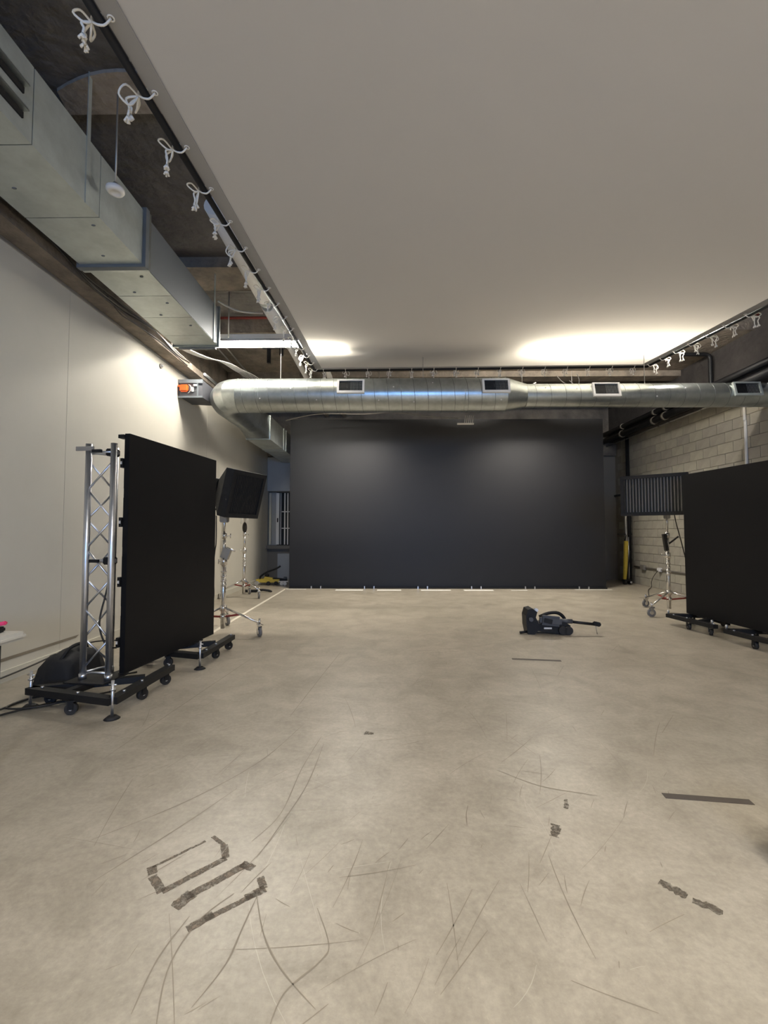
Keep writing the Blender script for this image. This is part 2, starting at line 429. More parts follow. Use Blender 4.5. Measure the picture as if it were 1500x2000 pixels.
# ------------------------------------------------------------------ back wall with window, unseen rear wall with an added window
wb = MB()
wb.b6(XL - 0.25, XR + 0.25, YB, YB + 0.25, 2.45, 3.45); wb.b6(XL - 0.25, XR + 0.25, YB, YB + 0.25, 0, 0.95)
wb.b6(-1.75, XR + 0.25, YB, YB + 0.25, 0.95, 2.45)
struct(wb.build('wall_back', M_CONDP), 'grey painted back wall behind the large LED wall')
struct(MB().b6(XL, XR, YB - 0.10, YB + 0.25, 3.45, ZC).build('trim_2', M_CONC), 'dark concrete beam over the back wall')
w1 = struct(MB().b6(XL, -1.75, YB + 0.20, YB + 0.24, 0.95, 2.45).build('window_1', M_GLASS), 'narrow window with white bars beside the LED wall')
for x, w, d, mm in ((-3.40, 0.055, 0.06, M_BASE), (-3.185, 0.085, 0.05, M_WHITE), (-3.10, 0.03, 0.04, M_GRYPAINT), (-2.985, 0.03, 0.03, M_WHITE), (-2.90, 0.03, 0.03, M_WHITE), (-2.6, 0.05, 0.04, M_WHITE), (-2.2, 0.05, 0.04, M_WHITE)):
    MB().b6(x - w / 2, x + w / 2, YB + 0.06, YB + 0.06 + d, 0.97, 2.43).build('window_bar', mm, w1)
for z in (1.43, 1.90):
    MB().b6(-3.08, -1.78, YB + 0.10, YB + 0.12, z - 0.012, z + 0.012).build('muntin', M_WHITE, w1)
MB().b6(XL, -3.23, YB + 0.14, YB + 0.16, 0.95, 2.45).build('side_pane', M_GRYPAINT, w1)
MB().b6(-3.20, -3.17, YB + 0.04, YB + 0.065, 1.60, 1.72, 0.006).build('latch', M_BLK, w1)
MB().b6(XL, -1.70, YB - 0.16, YB + 0.10, 0.86, 0.95).build('window_sill', M_CONDP, w1)
MB().b6(XL + 0.01, -1.7, YB - 0.12, YB - 0.001, 2.47, 3.42).build('valance_panel', M_GRYPAINT, w1)
MB().b6(-3.15, -1.7, YB - 0.05, YB - 0.001, 0.0, 0.72).build('lower_panel', M_GRYPAINT, w1)

rwl = MB()
rwl.b6(XL - 0.25, -0.75, YR - 0.25, YR, 0, ZC); rwl.b6(3.35, XR + 0.25, YR - 0.25, YR, 0, ZC)
rwl.b6(-0.75, 3.35, YR - 0.25, YR, 0, 1.65); rwl.b6(-0.75, 3.35, YR - 0.25, YR, 3.05, ZC)
struct(rwl.build('wall_rear', M_BLOCK[0]))
w2 = struct(MB().b6(-0.75, 3.35, YR - 0.06, YR - 0.05, 1.65, 3.05).build('added_window', M_GLASS))
for x in (-0.72, 0.62, 1.97, 3.32): MB().b6(x - 0.025, x + 0.025, YR - 0.05, YR - 0.01, 1.65, 3.05).build('window_bar', M_WHITE, w2)

# ------------------------------------------------------------------ ceiling with beams
ceil = struct(MB().b6(XL - 0.3, XR + 0.3, YR - 0.3, YB + 0.3, ZC, ZC + 0.2).build('ceiling', M_CONC), 'rough bare concrete ceiling with beams')
def beam(y0, y1, z0, m, nm='beam'):
    MB().b6(XL, XR, y0, y1, z0, ZC).build(nm, m, ceil)
beam(5.83, 6.42, 4.86, M_CONC2); beam(7.50, 9.40, 4.72, M_CONC2); beam(9.40, 9.72, 4.60, M_CONC2, 'ledge')
beam(0.6, 1.0, 4.75, M_CONC); beam(-3.2, -2.6, 4.7, M_CONC)
arc = [(-2.80, 3.74)] + [(-2.75 + 0.95 * t / 8, 3.62 - 0.24 * math.sin(math.pi * (0.12 + 0.6 * t / 8))) for t in range(9)] + [(-1.55, 3.74)]
MB().prism(arc, ZC - 0.03, ZC).build('ceiling_patch', M_PATCH, ceil)
# beam along the head of the right wall, coloured near black instead of shaded
struct(MB().b6(XR - 0.20, XR, YR, YB, 3.80, ZC).build('trim_1', M_DARKC), 'concrete edge beam over the block wall, shade put into its colour')

# ------------------------------------------------------------------ strip lights (real fixtures) and unseen panel lights
def strip_light(x0, x1, y, z, label, hood=False):
    t = thing('strip_light', label, 'ceiling light', ((x0 + x1) / 2, y, z), 0, 'white strip lights under the ceiling'); h = (x1 - x0) / 2
    MB().b6(-h, h, -0.045, 0.045, 0.035, 0.11, 0.006).build('housing', M_WHITE, t)
    MB().cyl((-h + 0.03, 0, -0.012), (h - 0.03, 0, -0.012), 0.045, seg=10).build('lit_tube', M_TUBE, t)
    if hood:
        for sy in (-1, 1): MB().hexa([(-h, 0, 0.036), (h, 0, 0.036), (h, sy * 0.13, -hood), (-h, sy * 0.13, -hood)], [(-h, 0, 0.042), (h, 0, 0.042), (h, sy * 0.13, -hood + 0.006), (-h, sy * 0.13, -hood + 0.006)]).build('reflector', M_WHITE, t)
    for sx in (-1, 1): MB().b6(sx * h - 0.02, sx * h + 0.02, -0.05, 0.05, -0.06, 0.04).build('tube_socket', M_WHITE, t)
    for sx in (-0.6, 0.6): MB().cyl((sx * h, 0, 0.11), (sx * h, 0, ZC - z), 0.006, seg=6).build('hanger_rod', M_COND, t)
strip_light(-3.36, -0.70, 6.85, 4.28, 'white strip light above the square duct end at left', 0.035)
strip_light(2.2, 4.9, 6.85, 4.46, 'strip light glowing through the fabric at far right')
# unseen ceiling panels; the rows behind the photographer are added to light the room
def unseen_panel(x, y, z, watt, spread, w, d, label, group):
    t = thing('unseen_panel_light', label, 'ceiling light', (x, y, z), 0, group)
    MB().b6(-w / 2 - 0.04, w / 2 + 0.04, -d / 2 - 0.04, d / 2 + 0.04, 0.02, 0.10).build('housing', M_WHITE, t)
    MB().b6(-w / 2, w / 2, -d / 2, d / 2, 0.005, 0.018).build('lens', M_LENS, t)
    for sx in (-0.4, 0.4): MB().cyl((sx * w, 0, 0.10), (sx * w, 0, ZC - z), 0.006, seg=6).build('hanger_rod', M_COND, t)
    l_ = bpy.data.lights.new('unseen_panel_lamp', 'AREA'); l_.shape = 'RECTANGLE'; l_.size = w * 0.95; l_.size_y = d * 0.95
    l_.energy = watt; l_.spread = R(spread); l_.color = (1.0, 0.93, 0.82)
    lo_ = bpy.data.objects.new('unseen_panel_lamp', l_); C.objects.link(lo_); lo_.parent = t; lo_.location = (0, 0, -0.005)
for ry, rn, wt in ((-0.6, 'front', 0.6), (-3.6, 'rear', 2.0)):
    for rx, cn in ((0.4, 'left'), (2.6, 'middle'), (4.8, 'right')):
        unseen_panel(rx, ry, 4.30, PANEL * wt * (0.6 if cn == 'right' else 1.15), 150, 1.16, 0.56, 'added ceiling panel light, %s of the %s row behind the photographer' % (cn, rn), 'added ceiling panel lights behind the photographer')
unseen_panel(-0.75, 9.4, 4.06, PANEL * 1.2, 140, 1.3, 0.28, 'panel light hidden behind the round duct on the left', 'panel lights behind the round duct')
unseen_panel(3.30, 9.4, 4.06, PANEL * 1.2, 140, 1.3, 0.28, 'panel light hidden behind the round duct on the right', 'panel lights behind the round duct')

# ------------------------------------------------------------------ overhead fabric canopy on black pipe frame
can = thing('overhead_canopy', 'huge white fabric overhead stretched on black pipe frame with rope ties', 'canopy', (0, 0, 0))
CNR = {'fl': Vector((-1.357, 8.0, 4.24)), 'fr': Vector((4.597, 8.0, 4.285)), 'nl': Vector((-1.38, 1.0, 3.683)), 'nr': Vector((4.13, 1.0, 3.50))}
def cpt(u, v):   # u 0..1 left-right, v 0..1 near-far
    a = CNR['nl'].lerp(CNR['nr'], u); b = CNR['fl'].lerp(CNR['fr'], u); return a.lerp(b, v)
fab = MB(); nu, nv = 24, 28; m0 = 0.0045
vs = []
for j in range(nv + 1):
    for i in range(nu + 1):
        u = m0 + (1 - 2 * m0) * i / nu; v = m0 + (1 - 2 * m0) * j / nv
        p = cpt(u, v); p.z += 0.02 - 0.05 * math.sin(math.pi * u) * math.sin(math.pi * v)
        vs.append(p)
fab.add(vs, [(j * (nu + 1) + i, j * (nu + 1) + i + 1, (j + 1) * (nu + 1) + i + 1, (j + 1) * (nu + 1) + i) for j in range(nv) for i in range(nu)], True)
fab.build('fabric', M_FABRIC, can)
def hem(ua, va, ub, vb, du, dv):
    q = [cpt(ua, va), cpt(ub, vb), cpt(ub + du, vb + dv), cpt(ua + du, va + dv)]
    top = [p + Vector((0, 0, 0.016)) for p in q]; bot = [p + Vector((0, 0, 0.010)) for p in q]
    MB().hexa(bot, top).build('hem', M_HEM, can)
hem(0.0045, 0.0, 0.0045, 0.9955, 0.018, 0); hem(0.9955, 0.0, 0.9955, 0.9955, -0.018, 0); hem(0.0045, 0.9955, 0.9955, 0.9955, 0, -0.010)
PR = 0.022
pl0, pl1 = cpt(0, 0), cpt(0, 1); pr0, pr1 = cpt(1, 0), cpt(1, 1)
MB().cyl(pl0, pl1, PR, seg=14).build('frame_pipe', M_BLK, can); MB().cyl(pr0, pr1, PR, seg=14).build('frame_pipe', M_BLK, can)
MB().cyl(pl1, pr1, PR, seg=14).build('frame_pipe', M_BLK, can); MB().cyl(pl0, pr0, PR, seg=14).build('frame_pipe', M_BLK, can)
for k in (0.18, 0.42, 0.66, 0.9):   # suspension rods
    for u in (0, 1):
        p = cpt(u, k); MB().cyl(p, (p.x, p.y, ZC), 0.004, seg=6).build('suspension_wire', M_COND, can)
def fray(mb, p, ln=0.035):
    for k in range(7):
        a = 2 * math.pi * k / 7 + random.random()
        e = Vector(p) + Vector((math.cos(a) * 0.016, math.sin(a) * 0.016, -ln * random.uniform(0.7, 1.1)))
        mb.cyl(p, e, 0.0045, 0.006, 5)
def tie_mesh(inx, iny):
    """rope through the grommet, round the pipe, bow and two frayed tails hanging outside"""
    mb = MB(); i_ = Vector((inx, iny, 0))
    mb.ring(i_ * 0.055 + Vector((0, 0, 0.006)), (0, 0, 1), 0.014, 0.004, 12, 5)
    mb.tube(spline([i_ * 0.055 + Vector((0, 0, 0.004)), i_ * 0.02 + Vector((0, 0, -0.028)), i_ * -0.03 + Vector((0, 0, -0.012)), i_ * -0.035 + Vector((0, 0, 0.02)), i_ * 0.01 + Vector((0, 0, 0.03)), i_ * 0.055 + Vector((0, 0, 0.008))], 4), 0.0055, 6)
    k = i_ * -0.038 + Vector((0, 0, -0.012)); al = Vector((-iny, inx, 0))
    for sgn in (-1, 1):
        w = random.uniform(0.03, 0.07); dz = random.uniform(-0.07, 0.01)
        mb.tube(spline([k, k + i_ * -0.03 + al * sgn * w + Vector((0, 0, 0.02 + dz * 0.3)), k + i_ * -0.06 + al * sgn * w * 1.2 + Vector((0, 0, dz)), k + i_ * -0.025 + al * sgn * w * 0.5 + Vector((0, 0, dz - 0.02)), k], 4), 0.0055, 6)
        dn = random.uniform(0.07, 0.14); off = i_ * -random.uniform(0.02, 0.06) + al * sgn * random.uniform(0.005, 0.03)
        e = k + off + Vector((0, 0, -dn))
        mb.tube(spline([k, k + off * 1.2 + Vector((0, 0, -0.02)), k + off * 0.9 + Vector((0, 0, -dn * 0.6)), e], 4), 0.006, 6)
        fray(mb, e)
    return mb
TL = [tie_mesh(1, 0).mesh('rope_tie', M_ROPE) for _ in range(4)]
TR_ = [tie_mesh(-1, 0).mesh('rope_tie', M_ROPE) for _ in range(4)]
TF = [tie_mesh(0, -1).mesh('rope_tie', M_ROPE) for _ in range(4)]
for k in range(17):
    y = 1.62 + 0.395 * k
    if y < 7.98: inst('rope_tie', TL[k % 4], can, cpt(0, (y - 1.0) / 7.0))
for k in range(17):
    y = 1.55 + 0.395 * k
    if y < 7.98: inst('rope_tie', TR_[(k * 3) % 4], can, cpt(1, (y - 1.0) / 7.0))
for k in range(15): inst('rope_tie', TF[(k * 5) % 4], can, cpt((k + 0.4) / 15, 1), sc=(0.8, 0.8, 0.8))

# ------------------------------------------------------------------ square galvanised duct at upper left
sd = thing('square_duct', 'square galvanised sheet metal duct along the left ceiling', 'duct', (0, 0, 0))
DX0, DX1, DZ0, DZ1, DF, DE = -3.013, -2.399, 3.93, 4.465, 4.278, 6.166
y = DF - 4.9
k = 0
while y < DF - 0.05:
    y2 = min(y + 0.70, DF - 0.05)
    MB().b6(DX0, DX1, y + 0.004, y2 - 0.004, DZ0, DZ1).build('duct_section', M_GALV2, sd); y = y2
y = DF + 0.05
while y < DE - 0.02:
    y2 = min(y + 0.50, DE)
    MB().b6(DX0 + 0.01, DX1 - 0.01, y + 0.004, y2 - 0.004, DZ0 + 0.005, DZ1 - 0.005).build('duct_section', M_GALV2, sd); y = y2
MB().b6(DX0 + 0.004, DX1 - 0.004, DF - 4.9, DE - 0.002, DZ0 + 0.004 + 0.006, DZ1 - 0.012).build('duct_liner', M_GREYM, sd)
MB().b6(DX0 - 0.03, DX1 + 0.03, DF - 0.055, DF + 0.005, DZ0 - 0.03, DZ1 + 0.03).build('flange', M_GREYM, sd)
MB().b6(DX0 - 0.022, DX1 + 0.022, DF + 0.005, DF + 0.05, DZ0 - 0.022, DZ1 + 0.022).build('flange_rim', M_GALV, sd)
MB().b6(DX0 - 0.02, DX1 + 0.02, DE - 0.03, DE, DZ0 - 0.02, DZ1 + 0.02).build('end_frame', M_GALV, sd)
MB().b6(DX0 + 0.05, DX1 - 0.05, DE, DE + 0.05, DZ0 - 0.03, DZ0 + 0.02).build('end_latch', M_GREYM, sd)
for yy in (3.42, 6.0):
    MB().b6(DX1, DX1 + 0.006, yy - 0.02, yy + 0.02, DZ0 - 0.01, ZC).build('hanger_strap', M_GALV2, sd)
for z in (4.074, 4.242):
    MB().b6(DX1, DX1 + 0.05, 2.53, 2.79, z, z + 0.012).build('slot_blade', M_GALV, sd)
    MB().b6(DX1, DX1 + 0.012, 2.55, 2.79, z - 0.045, z - 0.004).build('slot_opening', M_BLK, sd)
scm = MB().ball((0, 0, 0), 0.012, (1.6, 1, 0.6), 8, 5).mesh('bolt', M_GREYM)
for q in [(x_ * 0.93, y_ * 0.93) for x_, y_ in ((-2.72, 4.78), (-2.98, 5.1), (-2.72, 5.35), (-2.95, 5.65), (-2.7, 5.95), (-2.9, 4.4), (-2.7, 3.95), (-3.05, 3.5))]:
    inst('bolt', scm, sd, (q[0], q[1], DZ0))

# ------------------------------------------------------------------ white pipes above the canopy
for lab, x, r, y0, y1 in (('thick white wrapped pipe running back beside the canopy edge', -1.77, 0.055, 7.80, YB), ('white wrapped pipe behind the far canopy corner', -1.28, 0.06, 7.4, YB)):
    t = thing('white_pipe', lab, 'pipe', (x, 0, 4.6), 0, 'white pipes under the ceiling')
    MB().cyl((0, y0, 0), (0, y1, 0), r, seg=16).build('pipe_run', M_PIPEW, t)
    if x < -1.5:
        MB().cyl((0, 4.35, 0), (0, 6.14, 0), 0.095, seg=18).build('wrapped_section', M_PIPEW, t)
        MB().cyl((0, 6.14, 0), (0, 6.35, 0), 0.088, seg=18).build('bare_coupling', M_GALV, t)
        MB().cyl((0, 6.35, 0), (0, 7.64, 0), 0.095, seg=18).build('wrapped_section', M_PIPEW, t)
        MB().cyl((0, 7.64, 0), (0, 7.80, 0), 0.095, 0.055, seg=18).build('reducer', M_PIPEW, t)
    for yy in (4.6, 9.9):
        MB().cyl((0, yy, 0.05), (0, yy, 0.4), 0.006, seg=6).build('pipe_hanger', M_COND, t)
t = thing('sprinkler_pipe', 'thin red sprinkler pipe crossing the ceiling behind the square duct', 'pipe', (0, 7.40, 4.93))
MB().cyl((XL, 0, 0), (XR, 0, 0), 0.022, seg=10).build('pipe_run', M_REDP, t)
t = thing('ceiling_conduit', 'thin grey conduit crossing the ceiling recess before the red pipe', 'conduit', (0, 6.60, 4.95))
MB().cyl((XL, 0, 0), (-0.6, 0, 0), 0.012, seg=8).build('conduit_run', M_COND, t)
MB().cyl((-2.42, 0, 0), (-2.42, 0, -0.7), 0.010, seg=8).build('drop', M_COND, t)
t = thing('loose_cable', 'white slack cable drooping across the ceiling by the white pipe', 'cable', (0, 0, 0))
MB().tube(bez((-2.55, 6.5, 4.75), (-2.3, 6.6, 4.62), (-2.2, 6.55, 4.60), (-1.90, 6.58, 4.60)), 0.013, 6).build('strand', M_CABW, t)
t = thing('ceiling_bracket', 'dark T shaped bracket hanging from the beam beyond the strip light', 'bracket', (-2.22, 8.1, 4.72))
MB().b6(-0.03, 0.03, -0.03, 0.03, -0.30, 0).build('stem', M_BLK, t); MB().b6(-0.12, 0.5, -0.02, 0.02, -0.03, -0.001).build('rail', M_BLK, t); MB().b6(0.20, 0.26, -0.03, 0.03, -0.16, 0).build('clip', M_BLK, t)

# ------------------------------------------------------------------ spiral duct
DSC = 0.9; DY, DZ, R1, R2 = 8.1 * DSC, CAM_H + 2.472 * DSC, 0.303, 0.212   # local sizes below are scaled by DSC
XS = -2.75                      # straight tube begins, elbow to the left
XRD0, XRD1 = 2.07, 2.44
du = thing('spiral_duct', 'long round galvanised spiral duct crossing before the LED wall', 'duct', (0, DY, DZ)); du.scale = (DSC, DSC, DSC)
def ductcyl(x0, x1, r0, r1=None, name='duct_tube', dz=0.0, dz1=None):
    return MB().cyl((x0, 0, dz), (x1, 0, dz if dz1 is None else dz1), r0, r1, 48, False).build(name, M_GALV, du)
ductcyl(XS, XRD0, R1); ductcyl(XRD0, XRD1, R1, R2, 'reducer', 0, -0.02); ductcyl(XRD1, (XR - 0.02) / DSC, R2, None, 'duct_tube', -0.02)
# gored elbow, turning from -X to +Y
EC = Vector((XS, 0.33, 0)); ER = 0.33
for g in range(4):
    a0 = math.pi / 2 * g / 4; a1 = math.pi / 2 * (g + 1) / 4
    rings = []
    for a in (a0, a1):
        c = EC + Vector((-math.sin(a) * ER, -math.cos(a) * ER, 0)); out = Vector((-math.sin(a), -math.cos(a), 0))
        rings.append([c + out * R1 * math.cos(2 * math.pi * k / 40) + Vector((0, 0, R1 * math.sin(2 * math.pi * k / 40))) for k in range(40)])
    MB().add(rings[0] + rings[1], [(k, (k + 1) % 40, 40 + (k + 1) % 40, 40 + k) for k in range(40)], True).build('elbow_gore', M_GALV, du)
EX = XS - ER
MB().cyl((EX, 0.33, 0), (EX, 1.65, 0), R1, seg=40, caps=False).build('duct_tube', M_GALV, du)
# round to rectangular transition
rc = [(EX + R1 * math.cos(2 * math.pi * k / 40), 1.65, R1 * math.sin(2 * math.pi * k / 40)) for k in range(40)]
def sq(k):
    a = 2 * math.pi * k / 40; c, s_ = math.cos(a), math.sin(a); m = max(abs(c), abs(s_)); return (EX + 0.02 + 0.27 * c / m, 2.25, -0.06 + 0.27 * s_ / m)
MB().add(rc + [sq(k) for k in range(40)], [(k, (k + 1) % 40, 40 + (k + 1) % 40, 40 + k) for k in range(40)], True).build('transition', M_GALV, du)
MB().b6(EX - 0.255, EX + 0.295, 2.25, (YB - DY) / DSC - 0.01, -0.335, 0.215).build('rectangular_section', M_GALV2, du)
MB().b6(EX - 0.265, EX + 0.305, 2.22, 2.27, -0.345, 0.225).build('flange_rim', M_GALV, du)
for yy in (3.55, 3.8): MB().b6(EX - 0.265, EX + 0.31, yy, yy + 0.05, -0.345, 0.225).build('flange_rim', M_GALV, du)
# spiral lock seams
sm1 = MB().ring((0, 0, 0), (1, 0.0, 0.10), R1 + 0.0005, 0.004, 48, 4).mesh('spiral_seam', M_SEAMM)
sm2 = MB().ring((0, 0, 0), (1, 0.0, 0.10), R2 + 0.0005, 0.0035, 40, 4).mesh('spiral_seam', M_SEAMM)
x = XS + 0.12
while x < XRD0 - 0.05: inst('spiral_seam', sm1, du, (x, 0, 0)); x += 0.235
x = XRD1 + 0.15
while x < XR / DSC - 0.1: inst('spiral_seam', sm2, du, (x, 0, -0.02)); x += 0.26
for x, r in ((XS, R1), (XS + 0.42, R1), (1.32, R1), (XRD0, R1)): MB().ring((x, 0, 0), (1, 0, 0), r + 0.001, 0.006, 48, 5).build('joint_band', M_GALV, du)
MB().ring((XRD1, 0, -0.02), (1, 0, 0), R2 + 0.001, 0.005, 40, 5).build('joint_band', M_GALV, du)
scw = MB().ball((0, 0, 0), 0.013, (1, 0.6, 1), 8, 5).mesh('screw', M_WHITE)
for x, a in ((-2.3, -25), (-1.75, 8), (-1.3, -30), (-0.9, -20), (-0.2, -32), (0.06, 12), (0.42, -38), (0.75, 28), (0.68, -20), (1.3, -20), (1.62, 35), (1.95, -32)):
    inst('screw', scw, du, (x, -R1 * math.cos(R(a)), R1 * math.sin(R(a))))
for x, a in ((2.75, 25), (3.3, 20), (4.7, -20), (5.2, 20)):
    inst('screw', scw, du, (x, -R2 * math.cos(R(a)), -0.02 + R2 * math.sin(R(a))))
def grille(x, r, dz, frame, elev, halfdark=True):
    g = MB(); w, h, fr = 0.41, 0.20, 0.035
    g.b6(-w / 2 - fr, w / 2 + fr, -0.02, 0.02, h / 2, h / 2 + fr * 0.7); g.b6(-w / 2 - fr, w / 2 + fr, -0.02, 0.02, -h / 2 - fr * 1.2, -h / 2)
    g.b6(-w / 2 - fr, -w / 2, -0.02, 0.02, -h / 2, h / 2); g.b6(w / 2, w / 2 + fr, -0.02, 0.02, -h / 2, h / 2)
    ro = (-R(elev), 0, 0); loc = (x, -(r + 0.005) * math.cos(R(elev)), dz + (r + 0.005) * math.sin(R(elev)))
    go = g.build('grille', frame, du, loc, ro)
    MB().b6(-w / 2, w / 2, 0.005, 0.045, -h / 2, h / 2).build('grille_throat', M_BLK, go)
    for k in range(8):
        z = -h / 2 + h * (k + 0.5) / 8
        MB().box((0, -0.006, z), (w, 0.003, 0.008), (R(25), 0, 0)).build('louver', M_BLK, go)
    for k in range(17):
        xx = -w / 2 + w * (k + 0.5) / 17
        MB().b6(xx - 0.0025, xx + 0.0025, -0.002, 0.0, -h / 2, h / 2).build('louver', M_BLK if xx < 0 else M_GRYPAINT, go)
grille(-0.69, R1, 0, M_WHITE, 15); grille(1.855, R1, 0, M_WHITE, 15); grille(3.81, R2, -0.02, M_WHITE, 14); grille(6.27, R2, -0.02, M_GALV2, 14)
for x in (-2.0, 0.6, 4.6): MB().cyl((x, 0, 0.25 if x < 2 else 0.15), (x, 0, (ZC - DZ) / DSC), 0.006, seg=6).build('hanger_rod', M_COND, du)

# damper box with orange actuator on the left wall by the elbow
t = thing('damper_box', 'grey metal box with orange actuator on left wall by the duct elbow', 'damper box', (-3.24, 7.2, 3.66))
MB().hexa([(-0.20, 0, -0.12), (0.19, 0, -0.14), (0.19, 0.5, -0.14), (-0.20, 0.5, -0.12)], [(-0.20, 0, 0.12), (0.19, 0, 0.14), (0.19, 0.5, 0.14), (-0.20, 0.5, 0.12)]).build('box_body', M_GREYP, t)
MB().b6(-0.205, 0.195, -0.02, 0.0, 0.09, 0.15).build('box_lip', M_GREYM, t); MB().b6(-0.205, 0.195, -0.02, 0.0, -0.15, -0.12).build('box_lip', M_GREYM, t)
MB().b6(0.10, 0.12, -0.015, 0.0, -0.12, 0.10).build('box_rib', M_GREYM, t)
MB().b6(-0.17, -0.03, -0.06, -0.001, -0.06, 0.06, 0.02).build('actuator', M_ORANGE, t); MB().b6(-0.20, -0.12, -0.045, -0.001, 0.02, 0.055, 0.006).build('actuator_lever', M_ORANGE, t)
MB().b6(0.02, 0.045, -0.03, -0.001, -0.05, 0.02).build('tag', M_WHITE, t); MB().b6(0.05, 0.10, -0.03, -0.001, 0.04, 0.07).build('tag', M_WHITE, t)
MB().tube(bez((-0.03, -0.03, 0.06), (0.04, -0.05, 0.05), (0.03, -0.05, -0.06), (-0.04, -0.03, -0.08)), 0.006, 6).build('wire', M_CABW, t)

# conduits and cables at the head of the left wall
t = thing('wall_conduit', 'long grey conduit along the head of the left wall', 'conduit', (XL + 0.12, 0, 4.105))
MB().cyl((0, 1.0, 0), (0, 8.4, 0), 0.030, seg=10).build('conduit_run', M_COND, t)
for yy in (4.35, 5.9, 7.4): MB().cyl((0, yy - 0.05, 0), (0, yy + 0.05, 0), 0.040, seg=10).build('coupling', M_COND, t)
MB().cyl((0.14, 7.6, -0.06), (0.14, 8.6, -0.06), 0.025, seg=10).build('conduit_run', M_ALU, t)
t = thing('cable_bundle', 'bundle of pale cables drooping from strip light to the duct elbow', 'cable', (0, 0, 0))
for k in range(6):
    d = k * 0.02
    MB().tube(spline([(-3.22 + d * 0.5, 5.6, 4.14), (-3.20 + d * 0.5, 6.6, 4.12 + d * 0.3), (-3.06 + d, 7.15, 4.16), (-2.86 + d * 1.6, 7.4, 4.19 - d * 0.3), (-2.74 + d * 1.5, 7.75, 4.17), (-2.68 + d * 2.0, 8.05, 4.18), (-2.6 + d * 2.2, 8.5, 4.17)], 5), 0.007, 6).build('strand', M_CABW, t)
t = thing('wall_cable', 'dark cables looped along the left wall under the conduit', 'cable', (0, 0, 0))
for k in range(4):
    d = 0.015 * k
    MB().tube(spline([(XL + 0.245 + d, 2.6, 4.06 - d), (XL + 0.250 + d, 3.9, 4.10 - d), (XL + 0.260 + d, 4.55, 4.02 - d * 2), (XL + 0.250, 5.2, 4.06 - d * 2), (XL + 0.245 + d, 5.9, 4.08 - d), (XL + 0.240, 6.6, 4.05 - d), (XL + 0.240, 7.05, 4.04)], 5), 0.008, 6).build('strand', M_CABLE if k % 2 else M_CONDP, t)
MB().tube(spline([(XL + 0.238, 4.9, 4.04), (XL + 0.238, 5.2, 3.93), (XL + 0.238, 5.5, 3.95), (XL + 0.238, 6.1, 3.99), (XL + 0.238, 7.0, 3.97)], 5), 0.006, 6).build('strand', M_CABLE, t)
t = thing('ceiling_rod', 'pair of thin diagonal pipes under the ceiling before the duct elbow', 'pipe', (0, 0, 0))
for d in (0, 0.16): MB().cyl((-3.0 + d, 6.9, 4.55), (-2.95 + d, 9.6, 4.42), 0.013, seg=8).build('pipe_run', M_COND, t)
t = thing('wall_eyelet', 'small round metal eye fixed high on the left wall', 'fitting', (XL + 0.001, 6.62, 3.82))
MB().cyl((0, 0, 0), (0.02, 0, 0), 0.035, seg=12).build('plate', M_COND, t); MB().ball((0.03, 0, 0.005), 0.018).build('eye', M_WHITE, t)

# pendant sensor
t = thing('pendant_sensor', 'white round disc sensor hanging on a thin rod beside the duct', 'sensor', (-2.26, 3.56, 4.145))
MB().cyl((0, 0, 0.05), (0, 0, 0.85), 0.007, seg=8).build('rod', M_COND, t)
MB().cyl((0, 0, 0.03), (0, 0, 0.06), 0.02, seg=12).build('collar', M_COND, t)
sb = MB(); n_ = 28; prof = [(0.0, 0.03), (0.05, 0.03), (0.068, 0.015), (0.07, -0.005), (0.06, -0.02), (0.035, -0.024), (0.033, -0.020), (0.0, -0.020)]
vs = [(r_ * math.cos(2 * math.pi * k / n_), r_ * math.sin(2 * math.pi * k / n_), z_) for r_, z_ in prof for k in range(n_)]
sb.add(vs, [(j * n_ + k, j * n_ + (k + 1) % n_, (j + 1) * n_ + (k + 1) % n_, (j + 1) * n_ + k) for j in range(len(prof) - 1) for k in range(n_)], True)
sb.build('disc', M_WHITE, t)

# things above the round duct
t = thing('cable_tray', 'black wire basket tray between canopy and round duct', 'cable tray', (1.72, 8.6, 4.18))
MB().b6(-0.20, 0.20, -0.05, 0.05, -0.03, 0.06).build('tray_body', M_BLK, t)
for k in range(5): MB().b6(-0.2 + 0.1 * k - 0.004, -0.2 + 0.1 * k + 0.004, -0.056, -0.05, -0.06, 0.08).build('tray_wire', M_COND, t)
MB().b6(-0.20, 0.20, -0.056, -0.046, -0.07, -0.05).build('tray_wire', M_PIPEW, t)
t = thing('conduit_rack', 'row of pale bent conduits above the duct reducer', 'conduit', (2.25, 8.7, 4.15))
for k in range(5): MB().cyl((-0.20 + 0.06 * k, 0, -0.10), (-0.06 + 0.06 * k, 0.4, 0.22), 0.012, seg=8).build('conduit_run', M_PIPEW, t)
MB().tube(spline([(0.05, 0, -0.08), (0.2, 0, -0.11), (0.32, 0.02, -0.08), (0.62, 0.1, 0.12)], 5), 0.016, 8).build('bent_conduit', M_PIPEW, t)
t = thing('bracket_rack', 'small white slotted bracket hanging below the round duct', 'bracket', (1.55, 9.2, 3.55))
MB().b6(-0.17, 0.17, -0.02, 0.02, -0.015, 0.015).build('rail', M_PIPEW, t)
for k in range(5): MB().cyl((-0.02 + 0.04 * k, 0, 0.01), (0.02 + 0.04 * k, 0.1, 0.2), 0.006, seg=6).build('rod', M_PIPEW, t)
t = thing('junction_bar', 'grey galvanised pipe fitting above the middle of the duct', 'pipe', (0.95, 8.7, 4.22))
MB().cyl((-0.35, 0, 0), (0.15, 0, 0), 0.035, seg=12).build('pipe_run', M_GALV, t); MB().cyl((0.03, 0, -0.14), (0.03, 0, 0.1), 0.02, seg=10).build('tee', M_GALV, t)
